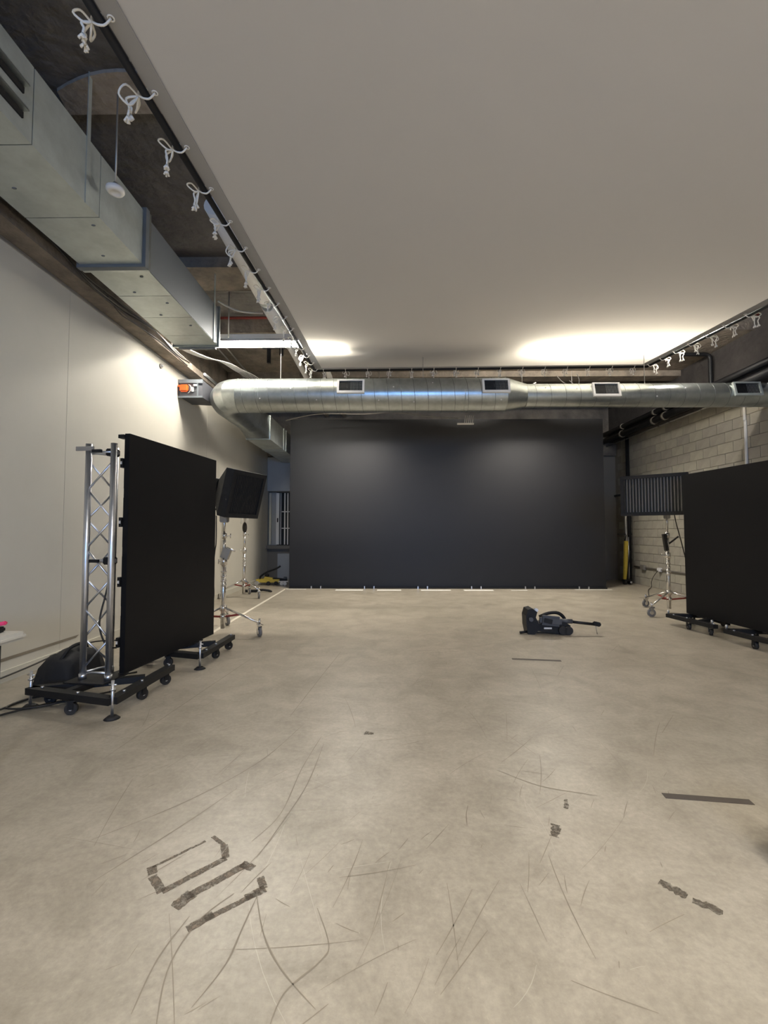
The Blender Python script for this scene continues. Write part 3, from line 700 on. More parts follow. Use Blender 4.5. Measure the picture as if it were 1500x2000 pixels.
MB().cyl((0.15, 0, 0), (0.34, 0, 0), 0.022, seg=10).build('nipple', M_PIPEW, t)
t = thing('white_wire', 'short curled white wire hanging above the right part of the duct', 'cable', (3.35, 8.3, 4.1))
MB().tube(spline([(-0.25, 0, 0.13), (-0.15, 0, 0.02), (0, 0, -0.06), (0.05, 0, -0.03), (-0.02, 0, 0.04)], 5), 0.007, 6).build('strand', M_CABW, t); MB().tube(spline([(0.12, 0, 0.16), (0.16, 0, 0.05), (0.14, 0, -0.08)], 5), 0.007, 6).build('strand', M_CABW, t)
t = thing('drooping_cable', 'thin grey cable drooping above the LED wall top', 'cable', (0, 0, 0))
MB().tube(spline([(-2.3, 9.8, 3.78), (-1.6, 9.8, 3.92), (-0.6, 9.8, 3.92), (0.1, 9.8, 3.95), (0.9, 9.8, 3.85), (1.5, 9.8, 3.82)], 6), 0.010, 6).build('strand', M_CONDP, t)

# black pipes at upper right
t = thing('black_drain_pipe', 'black bent pipe dropping under the ceiling at far right', 'pipe', (6.0, 8.4, 0))
MB().tube(spline([(-0.55, 0, 4.66), (-0.2, 0, 4.66), (-0.05, 0, 4.65), (0, 0, 4.58), (0, 0, 4.4), (0, 0, 4.05)], 4), 0.036, 10).build('pipe_run', M_BLK, t)
for lab, x, z, r in (('upper dark pipe along the head of the block wall', 5.95, 4.02, 0.06), ('lower dark pipe along the head of the block wall', 5.93, 3.83, 0.075), ('thin grey conduit along the head of the block wall', 6.03, 3.70, 0.015)):
    t = thing('wall_pipe', lab, 'pipe', (x, 0, z), 0, 'dark pipes over the block wall')
    MB().cyl((0, 6.2, 0), (0, YB, 0), r, seg=12).build('pipe_run', M_BLK if r > 0.02 else M_COND, t)
    for yy in (8.7, 9.7, 10.1, 11.5): MB().cyl((0, yy - 0.03, 0), (0, yy + 0.03, 0), r * 1.22, seg=12).build('pipe_clamp', M_CONDP, t)

# right wall fittings
t = thing('vertical_conduit', 'pale vertical conduit on the block wall above the right LED screen', 'conduit', (XR - 0.03, 7.98, 0))
MB().tube(spline([(-0.0, 0, 3.56), (0, 0, 3.4), (0.0, 0, 3.3), (0.01, 0, 3.2), (0.01, 0, 2.0)], 4), 0.024, 8).build('conduit_run', M_PIPEW, t)
t = thing('outlet_conduit', 'horizontal wall conduit with outlet boxes low on the block wall', 'conduit', (XR - 0.025, 0, 0.45))
MB().cyl((0, 8.6, 0), (0, 11.72, 0.0), 0.018, seg=8).build('conduit_run', M_CONDP, t)
MB().b6(-0.05, 0.02, 11.2, 11.38, -0.06, 0.06, 0.01).build('outlet_box', M_COND, t); MB().b6(-0.05, 0.02, 10.55, 10.66, -0.045, 0.045, 0.01).build('outlet_box', M_WHITE, t)
MB().tube(spline([(-0.06, 10.6, -0.02), (-0.08, 10.75, -0.18), (-0.07, 10.85, -0.32), (-0.1, 10.8, -0.42), (-0.4, 10.4, -0.44), (-0.9, 9.5, -0.44)], 5), 0.007, 6).build('power_lead', M_CABLE, t)
t = thing('riser_pipe', 'black vertical pipe against the block wall beside the big LED wall', 'pipe', (XR - 0.12, 11.75, 0))
MB().cyl((0, 0, 0.02), (0, 0, 3.8), 0.045, seg=12).build('pipe_run', M_BLK, t); MB().cyl((-0.09, -0.02, 0.02), (-0.09, -0.02, 2.4), 0.035, seg=12).build('pipe_run', M_COND, t)
MB().b6(-0.30, 0.05, -0.05, 0.0, 1.26, 1.28).build('bracket', M_BLK, t)
t = thing('folded_hand_truck', 'tall narrow yellow folded cart standing by the black riser pipe', 'hand truck', (XR - 0.30, 11.55, 0), R(8))
MB().hexa([(-0.08, 0, 0.10), (0.0, 0, 0.10), (0.0, 0.05, 0.10), (-0.08, 0.05, 0.10)], [(-0.03, 0, 1.10), (0.05, 0, 1.10), (0.05, 0.05, 1.10), (-0.03, 0.05, 1.10)]).build('board', M_YEL, t)
MB().cyl((0.07, 0.02, 0.10), (0.07, 0.02, 1.2), 0.015, seg=8).build('rail', M_ALU, t); MB().cyl((-0.02, -0.02, 0.12), (0.08, -0.02, 0.85), 0.014, seg=8).build('strut', M_BLK, t)
MB().cyl((-0.03, 0.02, 1.10), (0.02, 0.02, 1.26), 0.018, 0.006, 8).build('tip', M_BLK, t)
for sx in (-0.07, 0.06): MB().cyl((sx - 0.02, 0, 0.06), (sx + 0.02, 0, 0.06), 0.06, seg=16).build('wheel', M_RUB, t)
MB().ball((0.06, -0.07, 0.06), 0.03, (1, 0.4, 1)).build('hub', M_ALU, t); MB().b6(-0.1, 0.1, -0.05, 0.06, 0.09, 0.13).build('toe_plate', M_BLK, t)
t = thing('wall_bar', 'dark horizontal rail on block wall behind the right softbox', 'rail', (XR - 0.03, 0, 2.33))
MB().cyl((0, 11.6, 0), (0, 12.62, -0.0), 0.03, seg=8).build('rail', M_BLK, t)

# ------------------------------------------------------------------ big LED wall
LX0, LY, LZ0 = -2.40, 10.73, 0.03
lw = thing('led_wall', 'huge black LED wall across the back of the room', 'LED screen', (LX0, LY, 0))
pm = MB().b6(0, 0.4985, 0, 0.07, 0, 0.5).mesh('panel', M_LEDB)
for i in range(15):
    for j in range(8): inst('panel', pm, lw, (i * 0.4985, 0, LZ0 + j * 0.5))
WL = 15 * 0.4985
MB().b6(0.01, WL - 0.01, 0.09, 0.12, 0.02, 4.0).build('rear_frame', M_BLK, lw)
MB().b6(0.02, WL - 0.02, -0.10, 0.4, 0, 0.03).build('base_beam', M_BLK, lw)
for i in range(6):
    for d in (0, 0.22):
        x = 0.55 + i * 1.25 + d
        if 0 < x < WL: MB().b6(x - 0.012, x + 0.012, -0.13, -0.10, 0, 0.06).build('foot_bracket', M_ALU, lw)
for i in range(8): MB().hexa([(0.3 + i, 0.12, 0), (0.36 + i, 0.12, 0), (0.36 + i, 1.1, 0), (0.3 + i, 1.1, 0)], [(0.3 + i, 0.12, 3.5), (0.36 + i, 0.12, 3.5), (0.36 + i, 0.2, 3.5), (0.3 + i, 0.2, 3.5)]).build('rear_brace', M_BLK, lw) if i < 7 else None
# white floor tape
def tape(label, p0, p1, w, m, grp, jag=0.04):
    cx, cy = (p0[0] + p1[0]) / 2, (p0[1] + p1[1]) / 2
    o = MB().prism([(a - cx, b - cy) for a, b in strip_poly(p0, p1, w, jag, 5)], 0.0002, 0.0022).build('floor_tape', m, None, (cx, cy, 0)); tag(o, label, 'tape', grp)
tape('long pale tape line on the floor running to the LED wall corner', (-2.36, 6.0), (-2.44, 10.60), 0.05, M_TAPEW, 'pale floor tape')
dash = [(-2.44, -1.95), (-1.25, -0.62), (-0.30, 0.25), (0.70, 1.38), (1.68, 2.35), (2.75, 3.12), (4.25, 5.1)]
nm = ['first', 'second', 'third', 'fourth', 'fifth', 'sixth', 'seventh']
for (a, b), q in zip(dash, nm): tape('%s pale tape dash from the left along the big LED wall foot' % q, (a, 10.50 - (0.14 if a > -2 and a < 3 else 0)), (b, 10.50 - (0.14 if a > -2 and a < 3 else 0)), 0.17 if a > -2 and a < 2.4 else 0.07, M_TAPEB, 'pale floor tape')
tape('thin dark tape strip on the floor before the lying black rig', (1.281, 4.82), (1.77, 4.755), 0.05, M_TAPEG, 'dark floor tape')
tape('wide dark tape strip on the floor at lower right', (1.387, 2.365), (1.79, 2.315), 0.045, M_TAPEG, 'dark floor tape', 0.02)

# ------------------------------------------------------------------ LED carts (screen + truss + dollies)
def bar(mb, a, b, w, h):
    a = Vector(a); b = Vector(b); d = b - a; n_ = Vector((-d.y, d.x, 0)).normalized() * (w / 2); u_ = Vector((0, 0, h / 2))
    mb.hexa([a - n_ - u_, a + n_ - u_, a + n_ + u_, a - n_ + u_], [b - n_ - u_, b + n_ - u_, b + n_ + u_, b - n_ + u_])
def wheel_mesh(r, w, m): return MB().cyl((0, -w / 2, 0), (0, w / 2, 0), r, seg=20).mesh('caster_wheel', m)
WH = wheel_mesh(0.042, 0.035, M_RUB)
HUBM = MB().cyl((0, -0.021, 0), (0, 0.021, 0), 0.012, seg=10).mesh('hub', M_ALU)
FORK = MB().b6(-0.03, 0.03, -0.03, 0.03, 0.052, 0.062).b6(-0.02, 0.02, -0.026, -0.021, -0.005, 0.055).b6(-0.02, 0.02, 0.021, 0.026, -0.005, 0.055).mesh('caster_fork', M_BLK)
JACK = MB().cyl((0, 0, 0.01), (0, 0, 0.27), 0.011, seg=10).cyl((0, 0, 0.20), (0, 0, 0.215), 0.02, seg=6).cyl((-0.03, 0, 0.24), (0.03, 0, 0.24), 0.005, seg=6).mesh('levelling_screw', M_ALU)
FOOT = MB().cyl((0, 0, 0.0), (0, 0, 0.02), 0.055, 0.03, 16).mesh('rubber_foot', M_RUB)
POST = MB().cyl((0, 0, 0), (0, 0, 0.055), 0.012, seg=10).cyl((0, 0, 0.03), (0, 0, 0.042), 0.018, seg=6).mesh('short_post', M_ALU)
BOLT = MB().cyl((0, 0, 0), (0, 0, 0.012), 0.012, seg=6).mesh('bolt', M_ALU)
def dolly(root, y0, ax=-0.53, front=0.26, dep=0.80, jacks=True):
    zf = 0.125; b = MB()
    L_ = (ax, y0 + 0.12, zf); F = (front, y0, zf); B = (front - 0.06, y0 + dep, zf)
    bar(b, L_, F, 0.07, 0.05); bar(b, F, B, 0.07, 0.05); bar(b, L_, (front - 0.10, y0 + dep * 0.62, zf), 0.06, 0.05)
    bar(b, (-0.20, y0 + 0.05, zf), (-0.12, y0 + 0.62, zf), 0.06, 0.045)
    o = b.build('base_frame', M_BLK, root)
    MB().b6(-0.34, 0.0, y0 + 0.22, y0 + 0.52, 0.145, 0.157).build('truss_plate', M_BLK, o)
    for (x, y, ry) in ((-0.09, y0 + 0.03, 20), (front - 0.03, y0 + 0.37, 75), (front - 0.06, y0 + dep - 0.08, 60), (-0.42, y0 + 0.2, 10)):
        inst('caster_fork', FORK, o, (x, y, 0.045), (0, 0, R(ry))); inst('caster_wheel', WH, o, (x, y, 0.043), (0, 0, R(ry))); inst('hub', HUBM, o, (x, y, 0.043), (0, 0, R(ry)))
    if jacks:
        for (x, y) in ((ax + 0.01, y0 + 0.12), (front, y0 - 0.0)):
            inst('levelling_screw', JACK, o, (x, y, 0.0)); inst('rubber_foot', FOOT, o, (x, y, 0.0))
    else:
        for (x, y) in ((front, y0 + 0.01), (front - 0.055, y0 + dep - 0.05)): inst('short_post', POST, o, (x, y, 0.148))
    for (x, y) in ((front, y0 + 0.12), (front - 0.02, y0 + 0.35), (front - 0.06, y0 + dep - 0.03), (ax + 0.12, y0 + 0.11), (-0.05, y0 + 0.04)): inst('bolt', BOLT, o, (x, y, 0.15))
def truss(root, yA, xa=-0.265, z1=2.06):
    A = Vector((xa, yA, 0)); B = Vector((xa + 0.225, yA - 0.0, 0)); D = Vector((xa + 0.09, yA + 0.19, 0)); z0 = 0.157
    for q in (A, B, D):
        MB().cyl((q.x, q.y, z0), (q.x, q.y, z1), 0.0245, seg=16).build('truss_chord', M_ALU, root)
        MB().cyl((q.x, q.y, z0), (q.x, q.y, z0 + 0.04), 0.030, seg=16).build('truss_coupler', M_ALU, root)
    n_ = 7; st = (z1 - 0.16 - z0 - 0.06) / n_
    for P, Q, ph in ((A, B, 0), (A, D, 1), (D, B, 1)):
        for k in range(n_):
            a, b = (P, Q) if (k + ph) % 2 == 0 else (Q, P)
            MB().cyl((a.x, a.y, z0 + 0.08 + k * st), (b.x, b.y, z0 + 0.08 + (k + 1) * st), 0.008, seg=8).build('truss_brace', M_ALU, root)
        for z in (z0 + 0.05, z1 - 0.07): MB().cyl((P.x, P.y, z), (Q.x, Q.y, z), 0.009, seg=8).build('truss_brace', M_ALU, root)
def cart(label, loc, rz, ncol, dollies, trusses, group, jacks=True):
    t = thing('led_screen_cart', label, 'LED screen', loc, rz, group)
    pmh = MB().b6(-0.045, 0.0, 0, 0.49, 0, 0.5).mesh('panel', M_LED)
    bk = MB().b6(-0.085, -0.045, 0.04, 0.45, 0.03, 0.47, 0.01).mesh('panel_back', M_BLK)
    lat = MB().b6(-0.075, -0.05, -0.012, 0.03, -0.04, 0.04).mesh('panel_lock', M_BLK); ltw = MB().b6(-0.073, -0.058, -0.0145, -0.011, -0.012, 0.012).mesh('lock_plate', M_WHITE)
    for i in range(ncol):
        for j in range(4):
            p = inst('panel', pmh, t, (0, i * 0.49, 0.168 + 0.5 * j)); inst('panel_back', bk, p)
            if i == 0:
                inst('panel_lock', lat, p, (0, 0, 0.25)); inst('lock_plate', ltw, p, (0, 0, 0.25))
    MB().b6(-0.05, -0.002, -0.004, ncol * 0.49 + 0.004, 0.160, 0.168).build('bottom_rail', M_BLK, t)
    MB().b6(-0.10, -0.045, -0.01, 0.05, 2.13, 2.16).build('top_clip', M_BLK, t)
    for y0 in dollies: dolly(t, y0, jacks=jacks)
    for yA in trusses:
        truss(t, yA)
        for z in (1.99, 1.10):
            MB().cyl((-0.26, yA + 0.02, z), (-0.04, yA + 0.05, z), 0.016, seg=10).build('clamp_tube', M_ALU, t)
            MB().b6(-0.12, -0.05, yA, yA + 0.09, z - 0.03, z + 0.03, 0.008).build('clamp', M_BLK, t); MB().b6(-0.20, -0.12, yA - 0.05, yA - 0.03, z - 0.01, z + 0.015).build('clamp_lever', M_BLK, t)
    return t
ct = cart('tall black LED screen on rolling base with silver truss at left', (-2.20, 3.75, 0), -math.atan2(0.17, 1.47), 3, (-0.46, 0.72), (-0.13, 0.98), 'rolling LED screens')
MB().b6(-0.36, -0.20, -0.16, -0.15, 2.0, 2.035).build('truss_tab', M_COND, ct)
MB().tube(spline([(-0.08, -0.05, 1.1), (-0.10, -0.10, 0.85), (-0.13, -0.13, 0.6), (-0.09, -0.1, 0.42), (-0.06, -0.02, 0.38)], 5), 0.007, 6).build('signal_cable', M_CABLE, ct)
cart('wide black LED screen on rolling base before the block wall at right', (4.29, 6.64, 0), math.pi + math.atan2(0.10, 1.34), 4, (-0.03, 1.0), (0.35, 1.40), 'rolling LED screens', False)

# ------------------------------------------------------------------ light stands and softboxes
WHG = wheel_mesh(0.062, 0.034, M_GRYRUB)
HUBG = MB().cyl((0, -0.02, 0), (0, 0.02, 0), 0.03, seg=12).mesh('hub', M_CHROME)
FORKG = MB().b6(-0.045, 0.03, -0.028, 0.028, 0.075, 0.095, 0.004).hexa([(-0.03, -0.026, 0.08), (0.025, -0.026, 0.08), (0.025, -0.02, 0.08), (-0.03, -0.02, 0.08)], [(-0.012, -0.026, -0.01), (0.012, -0.026, -0.01), (0.012, -0.02, -0.01), (-0.012, -0.02, -0.01)]).hexa([(-0.03, 0.02, 0.08), (0.025, 0.02, 0.08), (0.025, 0.026, 0.08), (-0.03, 0.026, 0.08)], [(-0.012, 0.02, -0.01), (0.012, 0.02, -0.01), (0.012, 0.026, -0.01), (-0.012, 0.026, -0.01)]).cyl((0, 0, 0.09), (0, 0, 0.16), 0.014, seg=10).mesh('caster_fork', M_CHROME)
LEV = MB().hexa([(0.03, -0.015, 0.09), (0.13, -0.01, 0.10), (0.13, 0.01, 0.10), (0.03, 0.015, 0.09)], [(0.03, -0.015, 0.097), (0.13, -0.01, 0.106), (0.13, 0.01, 0.106), (0.03, 0.015, 0.097)]).mesh('brake_lever', M_CHROME)
def stand(label, loc, rz, top, scale=1.0, legr=0.55, a0=-20, red=True, knobs=True):
    t = thing('light_stand', label, 'light stand', loc, rz, 'chrome rolling light stands')
    MB().cyl((0, 0, 0.07), (0, 0, 0.95), 0.030, seg=14).build('column', M_CHROME, t)
    MB().cyl((0, 0, 0.95), (0, 0, 1.28), 0.024, seg=14).build('column', M_CHROME, t); MB().cyl((0, 0, 1.28), (0, 0, top), 0.017, seg=12).build('column', M_CHROME, t)
    for z, h, r_ in ((0.30, 0.07, 0.045), (0.20, 0.05, 0.042), (0.90, 0.09, 0.042), (1.25, 0.07, 0.034), (0.62, 0.03, 0.036), (0.68, 0.02, 0.036), (0.74, 0.02, 0.036), (0.80, 0.02, 0.036)):
        MB().cyl((0, 0, z), (0, 0, z + h), r_, seg=14).build('collar', M_CHROME, t)
    for z, a in ((0.94, 160), (1.28, 40)):
        d = Vector((math.cos(R(a)), math.sin(R(a)), 0)); MB().cyl(d * 0.03 + Vector((0, 0, z)), d * 0.085 + Vector((0, 0, z)), 0.007, seg=8).cyl(d * 0.085 + Vector((0, 0, z - 0.03)), d * 0.085 + Vector((0, 0, z + 0.03)), 0.008, seg=8).build('t_handle', M_CHROME, t)
    for k in range(3):
        a = R(a0 + 120 * k); d = Vector((math.cos(a), math.sin(a), 0)); e = d * legr
        MB().cyl(d * 0.04 + Vector((0, 0, 0.335)), e + Vector((0, 0, 0.17)), 0.0135, seg=10).build('leg', M_CHROME, t)
        MB().cyl(d * 0.035 + Vector((0, 0, 0.225)), d * (legr * 0.45) + Vector((0, 0, 0.262)), 0.013, seg=8).build('brace', M_RED if red else M_CHROME, t)
        ra = a + R(70 * (k - 1) + 30)
        fk = inst('caster_fork', FORKG, t, (e.x, e.y, 0.063), (0, 0, ra)); inst('caster_wheel', WHG, fk); inst('hub', HUBG, fk); inst('brake_lever', LEV, fk)
    return t
def softbox(label, loc, rz, tilt, w=1.2, h=0.62, white=True):
    t = thing('softbox', label, 'softbox', loc, 0, 'black softboxes on stands'); t.rotation_euler = (R(tilt), 0, rz)
    d = 0.36; bw, bh = 0.34, 0.22
    f = [(-w / 2, 0, -h / 2), (w / 2, 0, -h / 2), (w / 2, 0, h / 2), (-w / 2, 0, h / 2)]
    f2 = [(x * 1.0, 0.12, z * 1.0) for x, _, z in f]; bq = [(x * bw / w, d, z * bh / h) for x, _, z in f]
    for i in range(4):
        j = (i + 1) % 4
        def inn(p, k=0.965): return (p[0] * k, p[1], p[2] * k)
        MB().hexa([f[i], f[j], f2[j], f2[i]], [inn(f[i]), inn(f[j]), inn(f2[j]), inn(f2[i])]).build('front_lip', M_CLOTHB, t)
        MB().hexa([f2[i], f2[j], bq[j], bq[i]], [inn(f2[i]), inn(f2[j]), inn(bq[j]), inn(bq[i])]).build('side_panel', M_CLOTHB, t)
    MB().b6(-w / 2 * 0.965, w / 2 * 0.965, 0.045, 0.05, -h / 2 * 0.965, h / 2 * 0.965).build('diffuser', M_DIFF if white else M_CLOTHB, t)
    bd = 0.055
    for x0, x1, z0, z1 in ((-w / 2, w / 2, h / 2 - bd, h / 2), (-w / 2, w / 2, -h / 2, -h / 2 + bd), (-w / 2, -w / 2 + bd, -h / 2 + bd, h / 2 - bd), (w / 2 - bd, w / 2, -h / 2 + bd, h / 2 - bd)):
        MB().b6(x0, x1, -0.008, 0.004, z0, z1).build('front_border', M_CLOTHB, t)
    gv = MB().b6(-0.011, 0.011, 0.006, 0.034, -h / 2 * 0.95, h / 2 * 0.95).mesh('grid_strip', M_CLOTHB); gh = MB().b6(-w / 2 * 0.96, w / 2 * 0.96, 0.010, 0.072, -0.006, 0.006).mesh('grid_strip', M_CLOTHB)
    for k in range(21): inst('grid_strip', gv, t, (-w / 2 * 0.94 + w * 0.94 * k / 20, 0, 0), (0, 0, 0))
    for k in range(2): inst('grid_strip', gh, t, (0, 0.0, (k - 0.5) * h * 0.9))
    MB().b6(-0.19, 0.19, d - 0.02, d + 0.12, -0.13, 0.13, 0.012).build('lamp_head', M_BLK, t)
    MB().tube(spline([(-0.23, d + 0.05, 0.02), (-0.23, d + 0.05, -0.2), (-0.12, d + 0.06, -0.28), (0.12, d + 0.06, -0.28), (0.23, d + 0.05, -0.2), (0.23, d + 0.05, 0.02)], 4), 0.014, 8).build('yoke', M_BLK, t)
    return t
s1 = stand('chrome rolling stand with red braces just behind the left LED screen', (-2.20, 5.95, 0), 0, 1.60, a0=-16)
MB().b6(-0.05, 0.05, -0.05, 0.05, 1.46, 1.58, 0.01).build('mount_head', M_COND, s1)
MB().box((0.03, 0, 1.05), (0.10, 0.07, 0.14), (0, R(20), 0)).build('clamp', M_COND, s1); MB().cyl((-0.02, 0, 1.15), (0.16, -0.03, 1.08), 0.012, seg=8).build('clamp_arm', M_CHROME, s1)
MB().tube(spline([(-0.10, -0.02, 1.55), (-0.09, -0.04, 1.2), (-0.10, -0.05, 1.08), (-0.12, -0.05, 0.8), (-0.10, -0.06, 0.5), (-0.14, -0.1, 0.2), (-0.3, -0.15, 0.02)], 5), 0.007, 6).build('power_lead', M_CABLE, s1)
s2 = stand('slim chrome rolling stand farther back by the left wall', (-3.0, 9.25, 0), 0, 2.05, a0=-28, legr=0.42)
MB().ball((0.02, -0.05, 1.42), 0.07, (0.7, 0.6, 1.6)).build('coiled_lead', M_CABLE, s2)
for sx in (-0.05, 0.07): MB().cyl((sx, -0.07, 1.50), (sx + 0.02, -0.07, 1.64), 0.012, seg=8).build('clip', M_WHITE, s2)
s3 = stand('chrome rolling stand carrying the gridded softbox beside right LED screen', (4.60, 7.55, 0), 0, 1.72, a0=215, legr=0.60)
MB().b6(-0.04, 0.04, -0.04, 0.04, 1.55, 1.72, 0.01).build('mount_head', M_COND, s3)
MB().box((-0.05, -0.02, 1.16), (0.05, 0.05, 0.28), (0, R(-8), 0)).build('coiled_lead', M_CABLE, s3); MB().cyl((0, 0, 1.12), (0.15, -0.05, 1.26), 0.014, seg=8).build('clamp_arm', M_CABLE, s3)
MB().tube(spline([(0.10, 0.0, 1.80), (0.12, -0.04, 1.5), (0.18, -0.06, 1.2), (0.26, -0.08, 0.8), (0.36, -0.1, 0.4), (0.43, -0.12, 0.2), (0.5, -0.1, 0.03)], 5), 0.008, 6).build('power_lead', M_CABLE, s3)
softbox('black softbox tilted down behind the left LED screen', (-1.91, 5.95, 1.82), R(70), 14, w=0.68, white=False)
softbox('black softbox with slotted fabric grid before the block wall', (4.235, 7.30, 1.93), R(-40), 0, w=0.95, h=0.66)

# ------------------------------------------------------------------ yellow trolley jack and bits at the back left
t = thing('trolley_jack', 'yellow trolley jack with black handle in the far left corner', 'trolley jack', (-2.98, 11.35, 0))
MB().b6(-0.36, 0.22, -0.11, -0.07, 0.07, 0.15).build('side_plate', M_YEL, t); MB().b6(-0.36, 0.22, 0.07, 0.11, 0.07, 0.15).build('side_plate', M_YEL, t)
MB().hexa([(-0.20, -0.06, 0.13), (0.05, -0.06, 0.13), (0.05, 0.06, 0.13), (-0.20, 0.06, 0.13)], [(-0.16, -0.05, 0.21), (0.02, -0.05, 0.18), (0.02, 0.05, 0.18), (-0.16, 0.05, 0.21)]).build('pump_housing', M_YEL, t)
MB().hexa([(0.05, -0.05, 0.10), (0.38, -0.04, 0.10), (0.38, 0.04, 0.10), (0.05, 0.05, 0.10)], [(0.05, -0.05, 0.18), (0.38, -0.04, 0.15), (0.38, 0.04, 0.15), (0.05, 0.05, 0.18)]).build('lift_arm', M_BLK, t)
MB().cyl((0.34, 0, 0.15), (0.34, 0, 0.20), 0.04, seg=14).build('saddle', M_GREYM, t); MB().ball((-0.12, 0, 0.24), 0.05, (1.1, 0.8, 0.9)).build('pivot', M_BLK, t)
MB().tube(spline([(-0.30, 0, 0.14), (-0.27, 0, 0.22), (-0.12, 0, 0.32), (0.10, 0, 0.40), (0.22, 0, 0.47)], 4), 0.020, 8).build('handle', M_BLK, t)
for x, y, r_, m in ((-0.34, -0.12, 0.055, M_ALU), (-0.34, 0.12, 0.055, M_ALU), (-0.05, -0.12, 0.05, M_RUB), (0.14, -0.12, 0.05, M_RUB), (0.28, -0.10, 0.045, M_ALU), (0.36, -0.10, 0.045, M_ALU)):
    MB().cyl((x, y - 0.018, r_), (x, y + 0.018, r_), r_, seg=16).build('wheel', m, t)
MB().b6(0.20, 0.44, -0.115, -0.10, 0.085, 0.11).build('front_axle', M_ALU, t)
t = thing('floor_strap', 'black strap bundle lying on the floor behind the slim stand', 'strap', (-3.02, 10.0, 0))
MB().b6(-0.22, 0.08, -0.06, 0.06, 0.0, 0.05, 0.012).build('bundle', M_CLOTHB, t); MB().tube(spline([(0.05, 0, 0.03), (0.2, -0.02, 0.05), (0.34, 0, 0.03), (0.40, -0.03, 0.01)], 4), 0.025, 8).build('loop', M_CLOTHB, t)

# ------------------------------------------------------------------ black rig lying on the floor
t = thing('equipment_rig', 'black rig with grey side cover and thin handle lying on the floor', 'equipment', (1.78, 6.05, 0), R(-2))
p = MB(); prof = [(0.02, 0.0), (0.10, 0.0), (0.15, 0.05), (0.15, 0.16), (0.12, 0.22), (0.14, 0.29), (0.08, 0.335), (0.02, 0.32), (-0.005, 0.24), (0.0, 0.10)]
def xz(prof, y0, y1):
    n_ = len(prof); return MB().add([(x, y0, z) for x, z in prof] + [(x, y1, z) for x, z in prof], [list(range(n_)), list(range(2 * n_ - 1, n_ - 1, -1))] + [(i, (i + 1) % n_, n_ + (i + 1) % n_, n_ + i) for i in range(n_)])
xz(prof, -0.10, 0.12).build('end_frame', M_BLK, t)
xz([(0.10, 0.05), (0.48, 0.0), (0.56, 0.02), (0.565, 0.12), (0.50, 0.16), (0.12, 0.14)], -0.09, 0.11).build('lower_body', M_BLK, t)
MB().box((0.30, -0.12, 0.185), (0.28, 0.10, 0.125), (0, R(5), 0), 0.03).build('side_cover', M_GREYP, t)
MB().box((0.255, -0.171, 0.19), (0.11, 0.008, 0.06), (0, R(12), 0), 0.003).build('cover_emblem', M_BLK, t)
MB().box((0.27, -0.10, 0.085), (0.10, 0.02, 0.02)).build('metal_plate', M_ALU, t)
MB().tube(spline([(0.20, 0.02, 0.21), (0.32, 0.03, 0.255), (0.44, 0.03, 0.26), (0.52, 0.03, 0.20), (0.545, 0.02, 0.10)], 5), [0.022] * 21, 8).build('carry_loop', M_BLK, t)
MB().cyl((0.05, -0.11, 0.20), (0.05, -0.14, 0.20), 0.028, seg=12).build('knob', M_GREYP, t)
MB().cyl((0.45, -0.05, 0.17), (0.60, -0.05, 0.165), 0.03, seg=12).build('handle_socket', M_GREYP, t)
MB().cyl((0.56, -0.05, 0.165), (0.93, -0.05, 0.125), 0.019, seg=10).build('handle_bar', M_BLK, t); MB().box((0.915, -0.05, 0.135), (0.10, 0.05, 0.055), (0, R(12), 0), 0.012).build('handle_grip', M_BLK, t)
for x in (0.46, 0.53): MB().cyl((x, -0.13, 0.06), (x, -0.09, 0.06), 0.055, seg=16).build('wheel', M_RUB, t)
MB().cyl((0.02, -0.06, 0.03), (-0.08, -0.07, 0.018), 0.015, 0.018, 8).build('foot', M_BLK, t); MB().b6(0.11, 0.16, -0.08, -0.02, 0.29, 0.33, 0.008).build('buckle', M_ALU, t)
MB().cyl((0.90, -0.05, 0.11), (0.93, -0.02, 0.0), 0.006, seg=6).build('support_wire', M_COND, t)

# ------------------------------------------------------------------ left foreground: table, bag, cables
t = thing('folding_table', 'white folding table corner at the left edge', 'table', (-2.45, 2.40, 0))
MB().b6(-0.80, 0.30, -1.4, 0.28, 0.705, 0.752, 0.018).build('table_top', M_TABLE, t)
for x, y in ((0.185, 0.20), (-0.72, 0.20), (-0.72, -1.2), (0.185, -1.2)):
    MB().cyl((x, y, 0), (x, y, 0.705), 0.016, seg=10).build('leg', M_BLK, t)
MB().cyl((-0.72, 0.20, 0.45), (0.185, 0.20, 0.45), 0.010, seg=8).build('crossbar', M_BLK, t)
t = thing('hand_tool', 'small pink and black object on the white table', 'tool', (-2.31, 2.60, 0.752))
MB().box((0, 0, 0.016), (0.12, 0.07, 0.032), (0, 0, R(15)), 0.008).build('black_body', M_BLK, t); MB().box((0.0, 0.02, 0.042), (0.13, 0.03, 0.022), (0, R(-10), R(15)), 0.006).build('pink_cover', M_PINK, t)
MB().ball((-0.01, -0.037, 0.018), 0.007).build('rivet', M_WHITE, t)
t = thing('sand_bag', 'black fabric bag lying behind the truss base at left', 'bag', (-2.80, 3.98, 0))
bm_ = bmesh.new(); bmesh.ops.create_cube(bm_, size=1); bmesh.ops.subdivide_edges(bm_, edges=bm_.edges[:], cuts=5, use_grid_fill=True)
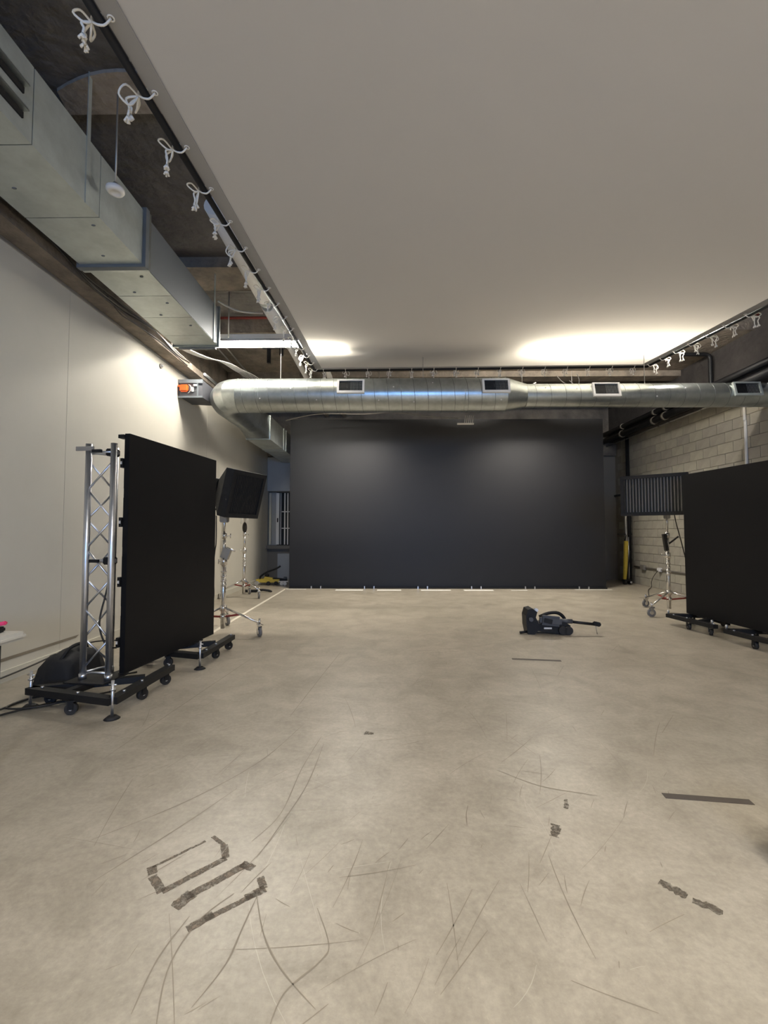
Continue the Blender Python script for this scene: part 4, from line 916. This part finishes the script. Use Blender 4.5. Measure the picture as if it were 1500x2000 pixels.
for v in bm_.verts:
    q = v.co; rr_ = 1 - 0.35 * (abs(q.x * 2) ** 4 + abs(q.y * 2) ** 4) / 2
    v.co = Vector((q.x * 0.34 * (1 - 0.25 * (q.z + 0.5)), q.y * 0.52 * (1 - 0.15 * (q.z + 0.5)), (q.z + 0.5) * 0.30 * (rr_ if q.z > -0.4 else 1) + 0.02 * math.sin(q.x * 30) * math.cos(q.y * 17) * (q.z + 0.5)))
me = bpy.data.meshes.new('bag_body'); bm_.to_mesh(me); bm_.free(); me.materials.append(M_CLOTHB)
for pl in me.polygons: pl.use_smooth = True
inst('bag_body', me, t); MB().tube(spline([(0.02, -0.18, 0.24), (0.05, -0.1, 0.34), (0.05, 0.08, 0.34), (0.02, 0.18, 0.25)], 5), 0.014, 8).build('bag_handle', M_CLOTHB, t)
def cable(label, pts, r=0.0075):
    t = thing('floor_cable', label, 'cable', (0, 0, 0), 0, 'black cables by the left wall'); MB().tube(spline(pts, 7), r, 6).build('strand', M_CABLE, t)
cable('black cable sagging along the left baseboard behind the truss', [(-3.30, 2.6, 0.02), (-3.38, 3.4, 0.05), (-3.39, 4.2, 0.07), (-3.36, 4.75, 0.11), (-3.2, 5.0, 0.13), (-2.75, 5.1, 0.10), (-2.5, 5.0, 0.02)])
cable('black cable running straight from table to the LED cart base', [(-3.1, 2.7, 0.01), (-2.95, 3.25, 0.01), (-2.85, 3.7, 0.01), (-2.72, 4.0, 0.012), (-2.4, 4.3, 0.01)])
cable('black cable looped on the floor beside the truss foot', [(-3.05, 2.75, 0.01), (-2.85, 3.25, 0.01), (-2.6, 3.55, 0.01), (-2.45, 3.6, 0.012), (-2.6, 3.75, 0.01), (-2.85, 3.6, 0.018), (-2.88, 3.4, 0.02), (-2.7, 3.4, 0.02), (-2.5, 3.55, 0.022), (-2.3, 3.8, 0.01)])

# bag poking in at the right edge
t = thing('equipment_bag', 'black rounded bag just poking in at the right edge', 'bag', (1.70, 1.86, 0))
MB().ball((0, 0, 0.085), 0.13, (1.25, 0.9, 0.65), 20, 12).build('bag_body', M_CLOTHB, t); MB().tube(spline([(0.0, -0.07, 0.15), (0.03, -0.05, 0.20), (0.03, 0.05, 0.20), (0.0, 0.07, 0.15)], 4), 0.012, 8).build('bag_handle', M_CLOTHB, t)
